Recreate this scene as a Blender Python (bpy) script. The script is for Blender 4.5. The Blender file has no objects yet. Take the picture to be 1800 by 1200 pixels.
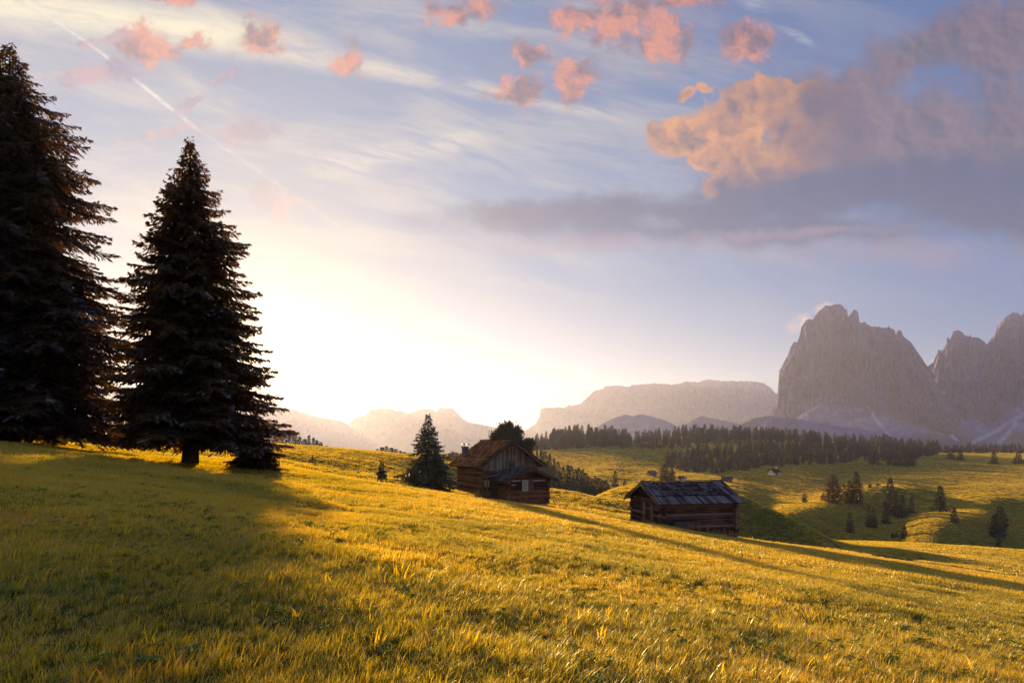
import bpy, math, random
import numpy as np
from mathutils import Vector, Matrix
R = math.radians
random.seed(7); rng = np.random.default_rng(11)
sc = bpy.context.scene; COL = sc.collection

# ---------------------------------------------------------------- camera
YH, F, CZ = 790.0, 1000.0, 1.6            # the photo's horizon row and focal length in its pixels, eye height
cam = bpy.data.objects.new('camera', bpy.data.cameras.new('camera')); COL.objects.link(cam)
cam.location = (0, 0, CZ); cam.rotation_euler = (R(90), 0, 0)
cam.data.lens = 20; cam.data.sensor_width = 36; cam.data.shift_y = (YH-600)/1800
cam.data.clip_start = 0.1; cam.data.clip_end = 30000
sc.camera = cam
sc.view_settings.view_transform = 'Standard'; sc.view_settings.look = 'None'
sc.view_settings.exposure = 2.12; sc.view_settings.gamma = 1
sc.view_settings.use_curve_mapping = False
sc.cycles.use_denoising = True; sc.cycles.denoising_prefilter = "NONE"
sc.cycles.max_bounces = 8; sc.cycles.transparent_max_bounces = 8
sc.cycles.diffuse_bounces = 3; sc.cycles.transmission_bounces = 4
sc.cycles.volume_bounces = 0
sc.cycles.sample_clamp_indirect = 1.0

# ---------------------------------------------------------------- sun
SUN_U, SUN_V = (468-900)/F, (YH-634)/F
sd = Vector((SUN_U, 1, SUN_V)).normalized()
SUN_EL = math.asin(sd.z); SUN_AZ = math.atan2(sd.x, sd.y)
sl = bpy.data.lights.new('sun', 'SUN'); so = bpy.data.objects.new('sun', sl); COL.objects.link(so)
sl.energy = 5.0; sl.angle = R(1.6); sl.color = (1.0, 0.69, 0.27)
so.rotation_euler = (-sd).to_track_quat('-Z', 'Y').to_euler()
so.location = (0, 0, 900)

# ---------------------------------------------------------------- node expression helper
class E:
    def __init__(s, nt, sock): s.nt, s.k = nt, sock
    def _m(s, op, *a):
        n = s.nt.nodes.new('ShaderNodeMath'); n.operation = op
        for i, v in enumerate((s,)+a):
            if isinstance(v, E): s.nt.links.new(v.k, n.inputs[i])
            else: n.inputs[i].default_value = v
        return E(s.nt, n.outputs[0])
    def __add__(s, o): return s._m('ADD', o)
    __radd__ = __add__
    def __sub__(s, o): return s._m('SUBTRACT', o)
    def __rsub__(s, o): return (s*-1)+o
    def __mul__(s, o): return s._m('MULTIPLY', o)
    __rmul__ = __mul__
    def __truediv__(s, o): return s._m('DIVIDE', o)
    def pw(s, o): return s._m('POWER', o)
    def mx(s, o): return s._m('MAXIMUM', o)
    def mn(s, o): return s._m('MINIMUM', o)
    def ab(s): return s._m('ABSOLUTE')
    def ex(s): return s._m('EXPONENT')
    def ss(s, a, b):
        n = s.nt.nodes.new('ShaderNodeMapRange'); n.interpolation_type = 'SMOOTHSTEP'
        s.nt.links.new(s.k, n.inputs['Value'])
        n.inputs['From Min'].default_value = a; n.inputs['From Max'].default_value = b
        return E(s.nt, n.outputs[0])
    def cl(s):
        n = s.nt.nodes.new('ShaderNodeClamp'); s.nt.links.new(s.k, n.inputs[0]); return E(s.nt, n.outputs[0])
def vec(nt, x, y, z=0.0):
    n = nt.nodes.new('ShaderNodeCombineXYZ')
    for i, v in enumerate((x, y, z)):
        if isinstance(v, E): nt.links.new(v.k, n.inputs[i])
        else: n.inputs[i].default_value = v
    return n.outputs[0]
def noise(nt, v, scale, detail=4, rough=.55, dist=0.0, dim='3D', off=None):
    if off is not None:
        a = nt.nodes.new('ShaderNodeVectorMath'); a.operation = 'ADD'; nt.links.new(v, a.inputs[0]); a.inputs[1].default_value = off; v = a.outputs[0]
    n = nt.nodes.new('ShaderNodeTexNoise'); n.noise_dimensions = dim
    nt.links.new(v, n.inputs['Vector']); n.inputs['Scale'].default_value = scale
    n.inputs['Detail'].default_value = detail; n.inputs['Roughness'].default_value = rough; n.inputs['Distortion'].default_value = dist
    return E(nt, n.outputs['Fac'])
def lin(c):
    return tuple(((v/255)/12.92 if v/255 <= .04045 else ((v/255+.055)/1.055)**2.4) for v in c)
def mixc(nt, fac, a, b, mode='MIX'):
    n = nt.nodes.new('ShaderNodeMix'); n.data_type = 'RGBA'; n.blend_type = mode
    if isinstance(fac, E): nt.links.new(fac.k, n.inputs[0])
    else: n.inputs[0].default_value = fac
    for s, i in ((a, 6), (b, 7)):
        if isinstance(s, tuple): n.inputs[i].default_value = (*s[:3], 1)
        else: nt.links.new(s, n.inputs[i])
    return n.outputs[2]
def mixf(nt, fac, a, b): return a + (b-a)*fac

# ---------------------------------------------------------------- world: Nishita sky with a dawn gradient, glow and clouds by direction
def build_world():
    w = bpy.data.worlds.new('World'); sc.world = w; w.use_nodes = True
    nt = w.node_tree; nt.nodes.clear()
    out = nt.nodes.new('ShaderNodeOutputWorld'); bg = nt.nodes.new('ShaderNodeBackground')
    nt.links.new(bg.outputs[0], out.inputs[0])
    tc = nt.nodes.new('ShaderNodeTexCoord').outputs['Generated']
    sp = nt.nodes.new('ShaderNodeSeparateXYZ'); nt.links.new(tc, sp.inputs[0])
    x, y, z = (E(nt, sp.outputs[i]) for i in range(3))
    ys = y.mx(.12); u = x/ys; v = z/ys
    u = u.mx(-4.).mn(4.); v = v.mx(-1.).mn(6.)
    dt = nt.nodes.new('ShaderNodeVectorMath'); dt.operation = 'DOT_PRODUCT'; nt.links.new(tc, dt.inputs[0]); dt.inputs[1].default_value = sd
    c = E(nt, dt.outputs['Value']).mx(0.)
    # clear-air gradient (direction based): warm pale horizon, lavender middle, deeper blue high and away from the sun
    zz = z.mx(0.)
    horiz = lin((190, 192, 196)); mid = lin((114, 144, 184)); high = lin((44, 86, 160)); far = lin((70, 108, 168))
    away = (1.0-c).ss(.04, .62)
    base = mixc(nt, zz.ss(0.02, .34), horiz, mid)
    base = mixc(nt, (zz.ss(.20, .80)*(away*.9+.1)), base, high)
    base = mixc(nt, away*zz.ss(-.06, .22)*.9, base, far)
    # streaks of thin high cirrus, warm near the sun
    P = vec(nt, u, v)
    wn = noise(nt, P, 3.0, 3, .5)
    ca, sa = math.cos(R(-13)), math.sin(R(-13))
    su_ = (u*ca + v*sa); sv_ = (u*-sa + v*ca)
    S = vec(nt, su_*1.0, (sv_ + (wn-.5)*.06)*5.5)
    cir = noise(nt, S, 2.4, 7, .62, .4)
    up = v.ss(.10, .45)*(1.0-u.ss(-.1, .75)*.8)
    base = mixc(nt, (cir.ss(.40, .72)*up*.6).cl(), base, lin((222, 208, 190)))
    # the bright cream band from the upper left down to the right
    def uvp(px, py): return (px-900)/F, (YH-py)/F
    def band(p0, p1, w0, w1, k=1.0):
        (a0, b0), (a1, b1) = uvp(*p0), uvp(*p1)
        L = math.hypot(a1-a0, b1-b0); dx, dy = (a1-a0)/L, (b1-b0)/L
        t = ((u-a0)*dx + (v-b0)*dy)/L
        dd = ((v-b0)*dx - (u-a0)*dy).ab()
        ww = (t*(w1-w0)+w0)/F
        return (1.0-(dd/ww.mx(.002)).ss(0., 1.))*t.ss(-.15, .1)*(1.0-t.ss(.75, 1.1))
    fine = noise(nt, S, 7.0, 6, .65, .6)
    b1 = band((-200, -25), (560, 85), 75, 55)*(fine.ss(.25, .6)*.5+.5)
    base = mixc(nt, (b1*.95).cl(), base, lin((255, 244, 205)))
    b2 = band((480, 85), (1130, 215), 38, 14)*(fine.ss(.3, .65))
    base = mixc(nt, (b2*.75).cl(), base, lin((244, 226, 200)))
    b3 = band((560, 300), (860, 240), 45, 25)*fine.ss(.38, .66)
    base = mixc(nt, (b3*.5).cl(), base, lin((250, 236, 212)))
    b5 = band((1290, -20), (1440, 90), 26, 10)*fine.ss(.42, .66)
    base = mixc(nt, (b5*.5).cl(), base, lin((200, 205, 215)))
    # contrail
    b4 = band((50, 5), (185, 98), 4, 5)+band((180, 95), (350, 230), 4.5, 7)+band((340, 222), (610, 408), 5, 8)*.3
    base = mixc(nt, (b4*(noise(nt, P, 26, 4, .7).ss(.36, .60))*.8).cl(), base, lin((246, 232, 222)))
    # ---- clouds
    nL = noise(nt, P, 9.0, 9, .62, .15); nLb = noise(nt, P, 9.0, 9, .62, .15, off=(.010, .006, 0))
    nS = noise(nt, P, 24.0, 8, .64, .1); nSb = noise(nt, P, 24.0, 8, .64, .1, off=(.0045, .003, 0))
    relL = ((nL-nLb)*4.5+.5).cl(); relS = ((nS-nSb)*3.8+.5).cl()
    wu = u+(noise(nt, P, 11.0, 6, .62)-.5)*.075; wv = v+(noise(nt, P, 11.0, 6, .62, off=(3.1, 7.7, 1))-.5)*.06
    WP = vec(nt, wu, wv)
    def field(ells):
        f = None
        for (px, py, rx, ry, ang) in ells:
            m = nt.nodes.new('ShaderNodeMapping'); m.vector_type = 'TEXTURE'
            a, b = uvp(px, py)
            m.inputs['Location'].default_value = (a, b, 0); m.inputs['Rotation'].default_value = (0, 0, R(ang))
            m.inputs['Scale'].default_value = (rx/F, ry/F, 1); nt.links.new(WP, m.inputs[0])
            l = nt.nodes.new('ShaderNodeVectorMath'); l.operation = 'LENGTH'; nt.links.new(m.outputs[0], l.inputs[0])
            g = 1.0-E(nt, l.outputs['Value'])
            if f is None: f = g
            else:
                q = f._m('SMOOTH_MAX', g, .35); f = q
        return f
    relM_ = noise(nt, WP, 11.0, 7, .55, .1); relM = ((relM_-noise(nt, WP, 11.0, 7, .55, .1, off=(-.016, .009, 0)))*4.0+.5).cl()
    patch = noise(nt, WP, 17.0, 3, .5, .0, off=(5, 2, 0)).ss(.40, .58)
    def layer(base, ells, shade, lit, soft=(.0, .55), namp=1.5, amt=1.0, edge=True, relk=1.0, small=False, fade=False):
        n1, rel = (nS, relS) if small else (nL, relL)
        f0 = ells if isinstance(ells, E) else field(ells)
        f = f0 + (n1-.5)*namp*1.6
        if fade: f = f0 + (nL-.5)*1.9 + (nS-.5)*1.3; rel = (relM*.85+patch*.25-.08).cl()
        if small: rel = (rel*.4+patch*.75-.08).cl()
        d = f.ss(*soft)
        k = (rel*relk + (1-relk)*.5)
        if fade: k = k*(1.0-u.ss(.36, .60)*.85)
        if edge: k = (k*.8 + (1.0-f.ss(.0, 1.0))*.3).cl()
        if fade: k = k*(1.0-u.ss(.40, .66)*.75); d = d*(1.0-u.ss(.50, .70))
        col = mixc(nt, k, shade, lit)
        return mixc(nt, (d*amt).cl(), base, col)
    # broad mauve mass upper right, then the slate bank below it
    base = layer(base, [(1560, 235, 300, 125, 4), (1760, 260, 260, 150, 0), (1600, 95, 150, 52, 32), (1790, 70, 130, 95, 0), (1480, 170, 130, 55, 20)],
                 lin((66, 70, 106)), lin((142, 114, 122)), (-.3, .6), 1.7, .95, False, .9)
    # the sunlit cumulus
    base = layer(base, [(1205, 236, 72, 34, 10), (1265, 205, 70, 52, 30), (1330, 165, 70, 34, 10), (1300, 262, 80, 44, 20), (1390, 250, 55, 75, 0),
                        (1345, 300, 70, 36, 10), (1290, 325, 56, 22, 10), (1206, 168, 26, 12, 25), (1238, 160, 20, 9, -10), (1176, 246, 26, 16, 0), (1240, 275, 40, 18, 20), (1430, 265, 60, 45, 10),                         (1285, 236, 40, 24, 0), (1342, 206, 55, 42, 0), (1320, 225, 40, 30, 0), (1480, 270, 60, 40, 0), (1500, 215, 70, 50, 0), (1440, 190, 70, 50, 0)],
                 lin((86, 76, 106)), lin((255, 170, 90)), (-.04, .28), 2.1, .97, True, 1., False, True)
    base = layer(base, [(1510, 335, 400, 58, 7), (1010, 378, 260, 36, 2), (1760, 350, 300, 85, 0), (1270, 372, 280, 46, 2), (1330, 405, 420, 30, 0)],
                 lin((40, 58, 106)), lin((70, 82, 128)), (-.25, .6), 1.0, .97, False, .4)
    base = layer(base, [(1400, 408, 330, 14, 2), (1060, 430, 420, 24, 0), (1560, 440, 330, 40, 0)], lin((132, 124, 156)), lin((166, 140, 156)), (-.1, .9), .9, .6, False, .5)
    # small salmon puffs
    puffs = field([(a_, b_, c_*1.22, d_*1.22, e_) for a_, b_, c_, d_, e_ in [(455, 68, 42, 36, 0), (262, 88, 52, 26, -15), (243, 60, 20, 28, 0), (340, 76, 26, 12, 10), (616, 110, 26, 27, 0), (800, 22, 48, 20, 5),
                        (1085, 38, 50, 52, 40), (1162, 66, 48, 44, 30), (1012, 32, 42, 22, 10), (1200, 6, 48, 16, 0), (1312, 68, 42, 34, -25),
                        (935, 95, 36, 22, 10), (1003, 137, 38, 34, 0), (914, 161, 42, 22, 0), (300, -2, 36, 10, 0)]])
    base = layer(base, puffs, lin((120, 110, 140)), lin((196, 140, 138)), (-.8, .9), 2.2, .4, False, .6, True)
    base = layer(base, puffs, lin((104, 84, 108)), lin((238, 146, 112)), (-.08, .55), 1.7, .93, False, 1., True)
    base = layer(base, [(170, 130, 88, 24, 0), (430, 232, 70, 34, 15), (275, 236, 60, 14, 20), (185, 66, 70, 16, 8), (480, 350, 60, 30, -20), (335, 184, 30, 12, 40), (395, 132, 40, 10, 15)],
                 lin((120, 118, 158)), lin((190, 146, 160)), (-.05, .65), 1.9, .85, False, 1., True)
    base = layer(base, [(1415, 558, 30, 24, 40), (1445, 538, 20, 8, 10)], lin((214, 176, 158)), lin((250, 206, 168)), (-.1, .8), 1.8, .75, False, 1., True)
    base = mixc(nt, 1.0, base, vec(nt, *([(0.30-y).ss(0., .5)*.8+z.ss(.66, .85)*3.4+1.0]*3)), 'MULTIPLY')  # extra sky brightness added behind and overhead, out of view, to lift shaded ground
    # aureole of the low sun
    g1 = ((c-1.0)*30.0).ex(); g2 = ((c-1.0)*230.0).ex(); g3 = ((c-1.0)*2600.0).ex()
    base = mixc(nt, (g1*.6).cl(), base, lin((230, 208, 158)))
    base = mixc(nt, 1.0, base, mixc(nt, g2, (0, 0, 0), (.8, .6, .24)), 'ADD')
    base = mixc(nt, 1.0, base, mixc(nt, g3, (0, 0, 0), (6.0, 4.6, 2.6)), 'ADD')
    # Nishita part
    sk = nt.nodes.new('ShaderNodeTexSky'); sk.sky_type = 'NISHITA'; sk.sun_disc = False
    sk.sun_elevation = SUN_EL; sk.sun_rotation = SUN_AZ; sk.altitude = 1900; sk.air_density = 1.0; sk.dust_density = 1.5
    low = z.ss(-.12, -.02)
    base = mixc(nt, low, lin((92, 84, 60)), base)
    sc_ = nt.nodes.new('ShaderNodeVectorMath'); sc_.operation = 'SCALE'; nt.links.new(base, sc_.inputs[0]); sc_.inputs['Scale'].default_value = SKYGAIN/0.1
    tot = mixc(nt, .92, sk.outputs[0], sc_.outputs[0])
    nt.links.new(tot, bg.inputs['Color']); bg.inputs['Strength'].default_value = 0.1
    w.cycles.sampling_method = 'MANUAL'; w.cycles.sample_map_resolution = 512
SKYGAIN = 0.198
build_world()
# ---------------------------------------------------------------- tagging and mesh helpers
def tag(o, label=None, cat=None, group=None, kind=None):
    if label: o['label'] = label
    if cat: o['category'] = cat
    if group: o['group'] = group
    if kind: o['kind'] = kind
    return o
def link(name, me, mat=None, parent=None, loc=None, rz=None):
    o = bpy.data.objects.new(name, me); COL.objects.link(o)
    if mat is not None and me is not None and not me.materials: me.materials.append(mat)
    if parent is not None: o.parent = parent
    if loc is not None: o.location = loc
    if rz is not None: o.rotation_euler = (0, 0, rz)
    return o
def npmesh(name, V, Fc, smooth=False):
    """V (n,3); Fc (m,k) all with the same k"""
    V = np.asarray(V, dtype=np.float32); Fc = np.asarray(Fc, dtype=np.int32)
    me = bpy.data.meshes.new(name); k = Fc.shape[1]
    me.vertices.add(len(V)); me.vertices.foreach_set('co', V.ravel())
    me.loops.add(Fc.size); me.loops.foreach_set('vertex_index', Fc.ravel())
    me.polygons.add(len(Fc)); me.polygons.foreach_set('loop_start', np.arange(0, Fc.size, k, dtype=np.int32))
    if smooth: me.polygons.foreach_set('use_smooth', np.ones(len(Fc), dtype=bool))
    me.update(calc_edges=True); me.validate()
    return me
def fattr(me, name, arr):
    a = me.attributes.new(name, 'FLOAT', 'POINT'); a.data.foreach_set('value', np.asarray(arr, dtype=np.float32))
class MB:
    def __init__(s): s.v = []; s.f = []; s.a = []
    def poly(s, pts, faces, val=None):
        b = len(s.v); s.v += [tuple(p) for p in pts]; s.f += [tuple(b+i for i in f) for f in faces]
        s.a += [random.random() if val is None else val]*len(pts)
    def box(s, x0, x1, y0, y1, z0, z1, M=None, val=None):
        p = [(x, y, z) for z in (z0, z1) for y in (y0, y1) for x in (x0, x1)]
        if M is not None: p = [tuple(M @ Vector(q)) for q in p]
        s.poly(p, [(0, 2, 3, 1), (4, 5, 7, 6), (0, 1, 5, 4), (2, 6, 7, 3), (0, 4, 6, 2), (1, 3, 7, 5)], val)
    def tube(s, pts, rad, n=8, val=None, wob=0.0, cap=True):
        pts = [Vector(p) for p in pts]
        if not hasattr(rad, '__len__'): rad = [rad]*len(pts)
        V = []; Fs = []
        for i, p in enumerate(pts):
            d = (pts[min(i+1, len(pts)-1)]-pts[max(i-1, 0)]).normalized()
            a = d.orthogonal().normalized() if abs(d.z) < .95 else Vector((1, 0, 0))
            if abs(d.z) < .95: a = d.cross(Vector((0, 0, 1))).normalized()
            b = d.cross(a).normalized()
            for k in range(n):
                t = 2*math.pi*k/n; r = rad[i]*(1+wob*random.uniform(-1, 1))
                V.append(p + a*math.cos(t)*r + b*math.sin(t)*r)
        for i in range(len(pts)-1):
            for k in range(n):
                k2 = (k+1) % n
                Fs.append((i*n+k, i*n+k2, (i+1)*n+k2, (i+1)*n+k))
        if cap: Fs.append(tuple(range(n))[::-1]); Fs.append(tuple((len(pts)-1)*n+k for k in range(n)))
        s.poly(V, Fs, val)
    def build(s, name, mat, parent=None, loc=None, rz=None, smooth=False):
        me = bpy.data.meshes.new(name); me.from_pydata(s.v, [], s.f); me.update()
        fattr(me, 'rnd', s.a)
        if smooth:
            me.polygons.foreach_set('use_smooth', np.ones(len(me.polygons), dtype=bool))
        return link(name, me, mat, parent, loc, rz)

# ---------------------------------------------------------------- numpy noise
def _h(ix, iy, seed):
    n = (ix.astype(np.int64)*374761393 + iy.astype(np.int64)*668265263 + seed*144665) & 0x7fffffff
    n = ((n ^ (n >> 13))*1274126177) & 0x7fffffff
    n = (n ^ (n >> 16)) & 0xffff
    return n/65535.0
def vn(x, y, seed=0):
    x = np.asarray(x, float); y = np.asarray(y, float)
    ix = np.floor(x); iy = np.floor(y); fx = x-ix; fy = y-iy
    fx = fx*fx*fx*(fx*(fx*6-15)+10); fy = fy*fy*fy*(fy*(fy*6-15)+10)
    a = _h(ix, iy, seed); b = _h(ix+1, iy, seed); c = _h(ix, iy+1, seed); d = _h(ix+1, iy+1, seed)
    return (a*(1-fx)+b*fx)*(1-fy)+(c*(1-fx)+d*fx)*fy - .5
def fbm(x, y, oct=4, seed=0, gain=.5):
    s = 0; a = 1
    for o in range(oct):
        s = s + a*vn(x*2**o+17.3*o, y*2**o-9.1*o, seed+o); a *= gain
    return s
def sst(x, a, b):
    t = np.clip((x-a)/(b-a), 0, 1); return t*t*(3-2*t)

# ---------------------------------------------------------------- terrain: per bearing, the ground height at each distance
SLX, SLY = -.139, -.055           # the near meadow's tilt: falls to the right and slightly ahead
COLS = {   # bearing (photo column) : (distance, photo row of the ground there)
 -500: [(35, 735), (60, 728), (120, 752), (300, 790), (800, 800)],
 0:   [(35, 777), (45, 765), (72, 747), (100, 775), (200, 790), (700, 797)],
 200: [(35, 797), (45, 785), (82, 755), (110, 775), (200, 795), (700, 797)],
 330: [(34, 811), (45, 800), (92, 767), (130, 785), (250, 800), (700, 797)],
 480: [(35, 824), (50, 812), (98, 778), (140, 800), (250, 805), (700, 797)],
 600: [(37, 843), (50, 836), (100, 787), (150, 815), (300, 815), (700, 797)],
 720: [(38, 858), (48, 859), (70, 835), (104, 799), (150, 830), (300, 820), (700, 797)],
 800: [(38, 870), (48, 875), (62, 866), (78, 846), (102, 814), (150, 840), (300, 822), (700, 797)],
 870: [(38, 881), (48, 889), (59, 879), (78, 856), (102, 836), (150, 860), (300, 825), (500, 790), (700, 790)],
 920: [(38, 888), (48, 897), (59, 885), (76, 866), (96, 850), (140, 880), (250, 850), (400, 805), (540, 788), (640, 778), (900, 795)],
 966: [(38, 894), (48, 901), (60, 890), (76, 874), (89, 858), (120, 885), (200, 868), (300, 840), (420, 806), (540, 788), (650, 774), (900, 795)],
 1020: [(38, 902), (50, 907), (65, 892), (88, 867), (112, 885), (160, 882), (220, 865), (320, 832), (440, 803), (550, 786), (650, 770), (900, 795)],
 1065: [(38, 909), (50, 913), (65, 900), (86, 877), (100, 880), (118, 865), (150, 885), (225, 863), (325, 830), (440, 803), (550, 786), (650, 771), (900, 795)],
 1110: [(38, 917), (50, 919), (65, 908), (86, 886), (100, 877), (121, 852), (150, 882), (230, 860), (330, 834), (440, 806), (560, 787), (660, 774), (900, 795)],
 1200: [(38, 931), (46, 934), (62, 921), (85, 902), (105, 872), (127, 846), (160, 885), (250, 850), (330, 834), (430, 815), (540, 795), (640, 779), (740, 766), (950, 795)],
 1290: [(38, 947), (46, 944), (60, 945), (82, 943), (96, 906), (110, 868), (150, 892), (220, 868), (320, 839), (420, 817), (540, 796), (640, 780), (740, 767), (950, 795)],
 1340: [(38, 955), (48, 952), (64, 952), (85, 951), (105, 891), (150, 935), (190, 898), (215, 884), (250, 870), (330, 840), (420, 815), (540, 797), (640, 782), (740, 770), (950, 795)],
 1417: [(38, 964), (50, 962), (65, 960), (88, 958), (106, 928), (140, 955), (162, 948), (198, 886), (210, 880), (250, 874), (330, 841), (430, 817), (560, 798), (660, 786), (770, 774), (950, 795)],
 1493: [(38, 975), (55, 972), (72, 969), (100, 967), (113, 958), (132, 951), (165, 955), (195, 905), (228, 866), (240, 861), (280, 860), (350, 844), (460, 820), (570, 806), (680, 792), (790, 778), (950, 795)],
 1560: [(38, 983), (52, 985), (72, 978), (100, 963), (132, 953), (160, 958), (182, 928), (208, 900), (236, 862), (250, 853), (300, 852), (400, 836), (510, 815), (650, 798), (800, 786), (950, 795)],
 1640: [(38, 994), (52, 997), (72, 986), (100, 970), (132, 957), (146, 966), (157, 938), (168, 916), (185, 901), (212, 888), (258, 876), (350, 845), (480, 818), (690, 796), (850, 794), (1000, 797)],
 1720: [(38, 1004), (52, 1009), (72, 994), (100, 976), (132, 962), (150, 974), (163, 940), (183, 907), (215, 886), (262, 868), (370, 840), (520, 812), (720, 795), (900, 794)],
 1800: [(38, 1015), (52, 1021), (72, 1004), (100, 984), (132, 968), (152, 982), (172, 955), (210, 912), (262, 873), (370, 840), (530, 812), (740, 796), (900, 795)],
 2300: [(38, 1080), (52, 1085), (72, 1050), (100, 1020), (132, 1000), (152, 1008), (172, 960), (210, 912), (262, 873), (370, 840), (530, 812), (740, 796), (900, 795)]}
_ly = np.linspace(math.log(20), math.log(1400), 260); _Y = np.exp(_ly)
_px = np.array(sorted(COLS)); _rows = []
def pchip(x, xs, ys):
    xs = np.array(xs, float); ys = np.array(ys, float); h = np.diff(xs); d = np.diff(ys)/h; m = np.zeros(len(xs))
    for i in range(1, len(xs)-1):
        if d[i-1]*d[i] > 0:
            w1 = 2*h[i]+h[i-1]; w2 = h[i]+2*h[i-1]; m[i] = (w1+w2)/(w1/d[i-1]+w2/d[i])
    m[0] = d[0]; m[-1] = d[-1]
    i = np.clip(np.searchsorted(xs, x)-1, 0, len(xs)-2); t = np.clip((x-xs[i])/h[i], 0, 1)
    return ((1+2*t)*(1-t)**2*ys[i] + t*(1-t)**2*h[i]*m[i] + t*t*(3-2*t)*ys[i+1] + t*t*(t-1)*h[i]*m[i+1])
for p in _px:
    kn = COLS[p]; u_ = (p-900)/F
    pl = [(yy, YH - 1000*(SLX*u_+SLY) + 1600/yy) for yy in (12, 20, 27)]
    pts = pl + kn + [(1400, 800)]
    ys_ = [q[0] for q in pts]; zs = [CZ-(q[1]-YH)*q[0]/F for q in pts]
    _rows.append(pchip(_Y, ys_, zs))
_T0 = np.array(_rows)
# resample the bearings finely and smooth across them
_pf = np.arange(-500, 2301, 10.); _T = np.zeros((len(_pf), len(_Y)))
for j in range(len(_Y)): _T[:, j] = pchip(_pf, _px, _T0[:, j])
for _ in range(3):
    _T[1:-1] = (_T[:-2]+2*_T[1:-1]+_T[2:])/4
for _ in range(2):
    _T[:, 1:-1] = (_T[:, :-2]+2*_T[:, 1:-1]+_T[:, 2:])/4
def Hraw(x, y):
    x = np.asarray(x, float); y = np.asarray(y, float)
    Ye = np.maximum(np.maximum(y, np.abs(x)/1.4), -y*.8+.01)
    u_ = np.clip(np.where(y > 0, x/np.maximum(Ye, .01), np.sign(x)*1.4), -1.4, 1.4)
    fi = np.clip((900+u_*F+500)/10, 0, len(_pf)-1.001); fj = np.clip((np.log(np.maximum(Ye, 20.001))-_ly[0])/(_ly[1]-_ly[0]), 0, len(_Y)-1.001)
    i = fi.astype(int); j = fj.astype(int); a = fi-i; b = fj-j
    zt = (_T[i, j]*(1-a)+_T[i+1, j]*a)*(1-b)+(_T[i, j+1]*(1-a)+_T[i+1, j+1]*a)*b
    zp = SLX*x+SLY*y
    w = sst(Ye, 21, 33)
    return zp*(1-w)+zt*w
def H(x, y):
    x = np.asarray(x, float); y = np.asarray(y, float)
    z = Hraw(x, y); d = np.hypot(x, y)
    z = z + .10*fbm(x/3.1, y/3.1, 3, 5)*sst(d, 2, 8) + .05*fbm(x/.9, y/.9, 2, 15)*(1-sst(d, 15, 40))
    # rolling swells across the far pastures; ridgelets lie square to the low sun
    ca, sa = math.cos(SUN_AZ), math.sin(SUN_AZ)
    s = x*sa+y*ca; t = x*ca-y*sa
    wx = s + 18*vn(t/60, s/60, 41)
    am = sst(d, 120, 220)*(1-.6*sst(d, 500, 800))
    z = z + am*(2.2*fbm(wx/70, t/150, 2, 31) + .42*fbm(wx/13, t/42, 2, 33))
    am2 = sst(d, 42, 70)*(1-sst(d, 110, 150))
    z = z + am2*(.55*fbm(wx/13, t/30, 3, 36))
    return z
def H1(x, y): return float(H(np.array([x]), np.array([y]))[0])
def on_ground(px, py, y0=130., y1=900.):
    """the point of the terrain seen at a photo pixel, looking between two distances"""
    ys_ = np.linspace(y0, y1, 1500); u_ = (px-900)/F
    zs = H(u_*ys_, ys_); row = YH-(zs-CZ)/ys_*F
    k = np.where(row <= py)[0]
    j = k[0] if len(k) else int(np.argmin(row))
    return Vector((u_*ys_[j], ys_[j], zs[j]))

# ---------------------------------------------------------------- materials
def newmat(name):
    m = bpy.data.materials.new(name); m.use_nodes = True; nt = m.node_tree; nt.nodes.clear()
    o = nt.nodes.new('ShaderNodeOutputMaterial'); return m, nt, o
def bsdf(nt, kind, **kw):
    n = nt.nodes.new('ShaderNodeBsdf'+kind)
    for k, v in kw.items():
        k = k.replace('_', ' ')
        if isinstance(v, E): nt.links.new(v.k, n.inputs[k])
        elif isinstance(v, bpy.types.NodeSocket): nt.links.new(v, n.inputs[k])
        elif isinstance(v, tuple) and len(v) == 3: n.inputs[k].default_value = (*v, 1)
        else: n.inputs[k].default_value = v
    return n
def mixs(nt, f, a, b):
    n = nt.nodes.new('ShaderNodeMixShader')
    if isinstance(f, E): nt.links.new(f.k, n.inputs[0])
    else: n.inputs[0].default_value = f
    nt.links.new(a, n.inputs[1]); nt.links.new(b, n.inputs[2]); return n.outputs[0]
def addsh(nt, a, b):
    n = nt.nodes.new('ShaderNodeAddShader'); nt.links.new(a, n.inputs[0]); nt.links.new(b, n.inputs[1]); return n.outputs[0]
def attr(nt, name, kind='GEOMETRY'):
    n = nt.nodes.new('ShaderNodeAttribute'); n.attribute_name = name; n.attribute_type = kind; return E(nt, n.outputs['Fac'])
def bump(nt, h, strength, dist):
    b = nt.nodes.new('ShaderNodeBump'); b.inputs['Strength'].default_value = strength; b.inputs['Distance'].default_value = dist
    nt.links.new(h.k, b.inputs['Height']); return b.outputs[0]
def objc(nt): return nt.nodes.new('ShaderNodeTexCoord').outputs['Object']
def ramp(nt, f, stops):
    r = nt.nodes.new('ShaderNodeValToRGB'); nt.links.new(f.k, r.inputs[0]); el = r.color_ramp.elements
    while len(el) < len(stops): el.new(.5)
    for e, (p, c) in zip(el, stops): e.position = p; e.color = (*c, 1)
    return r.outputs[0]
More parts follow.
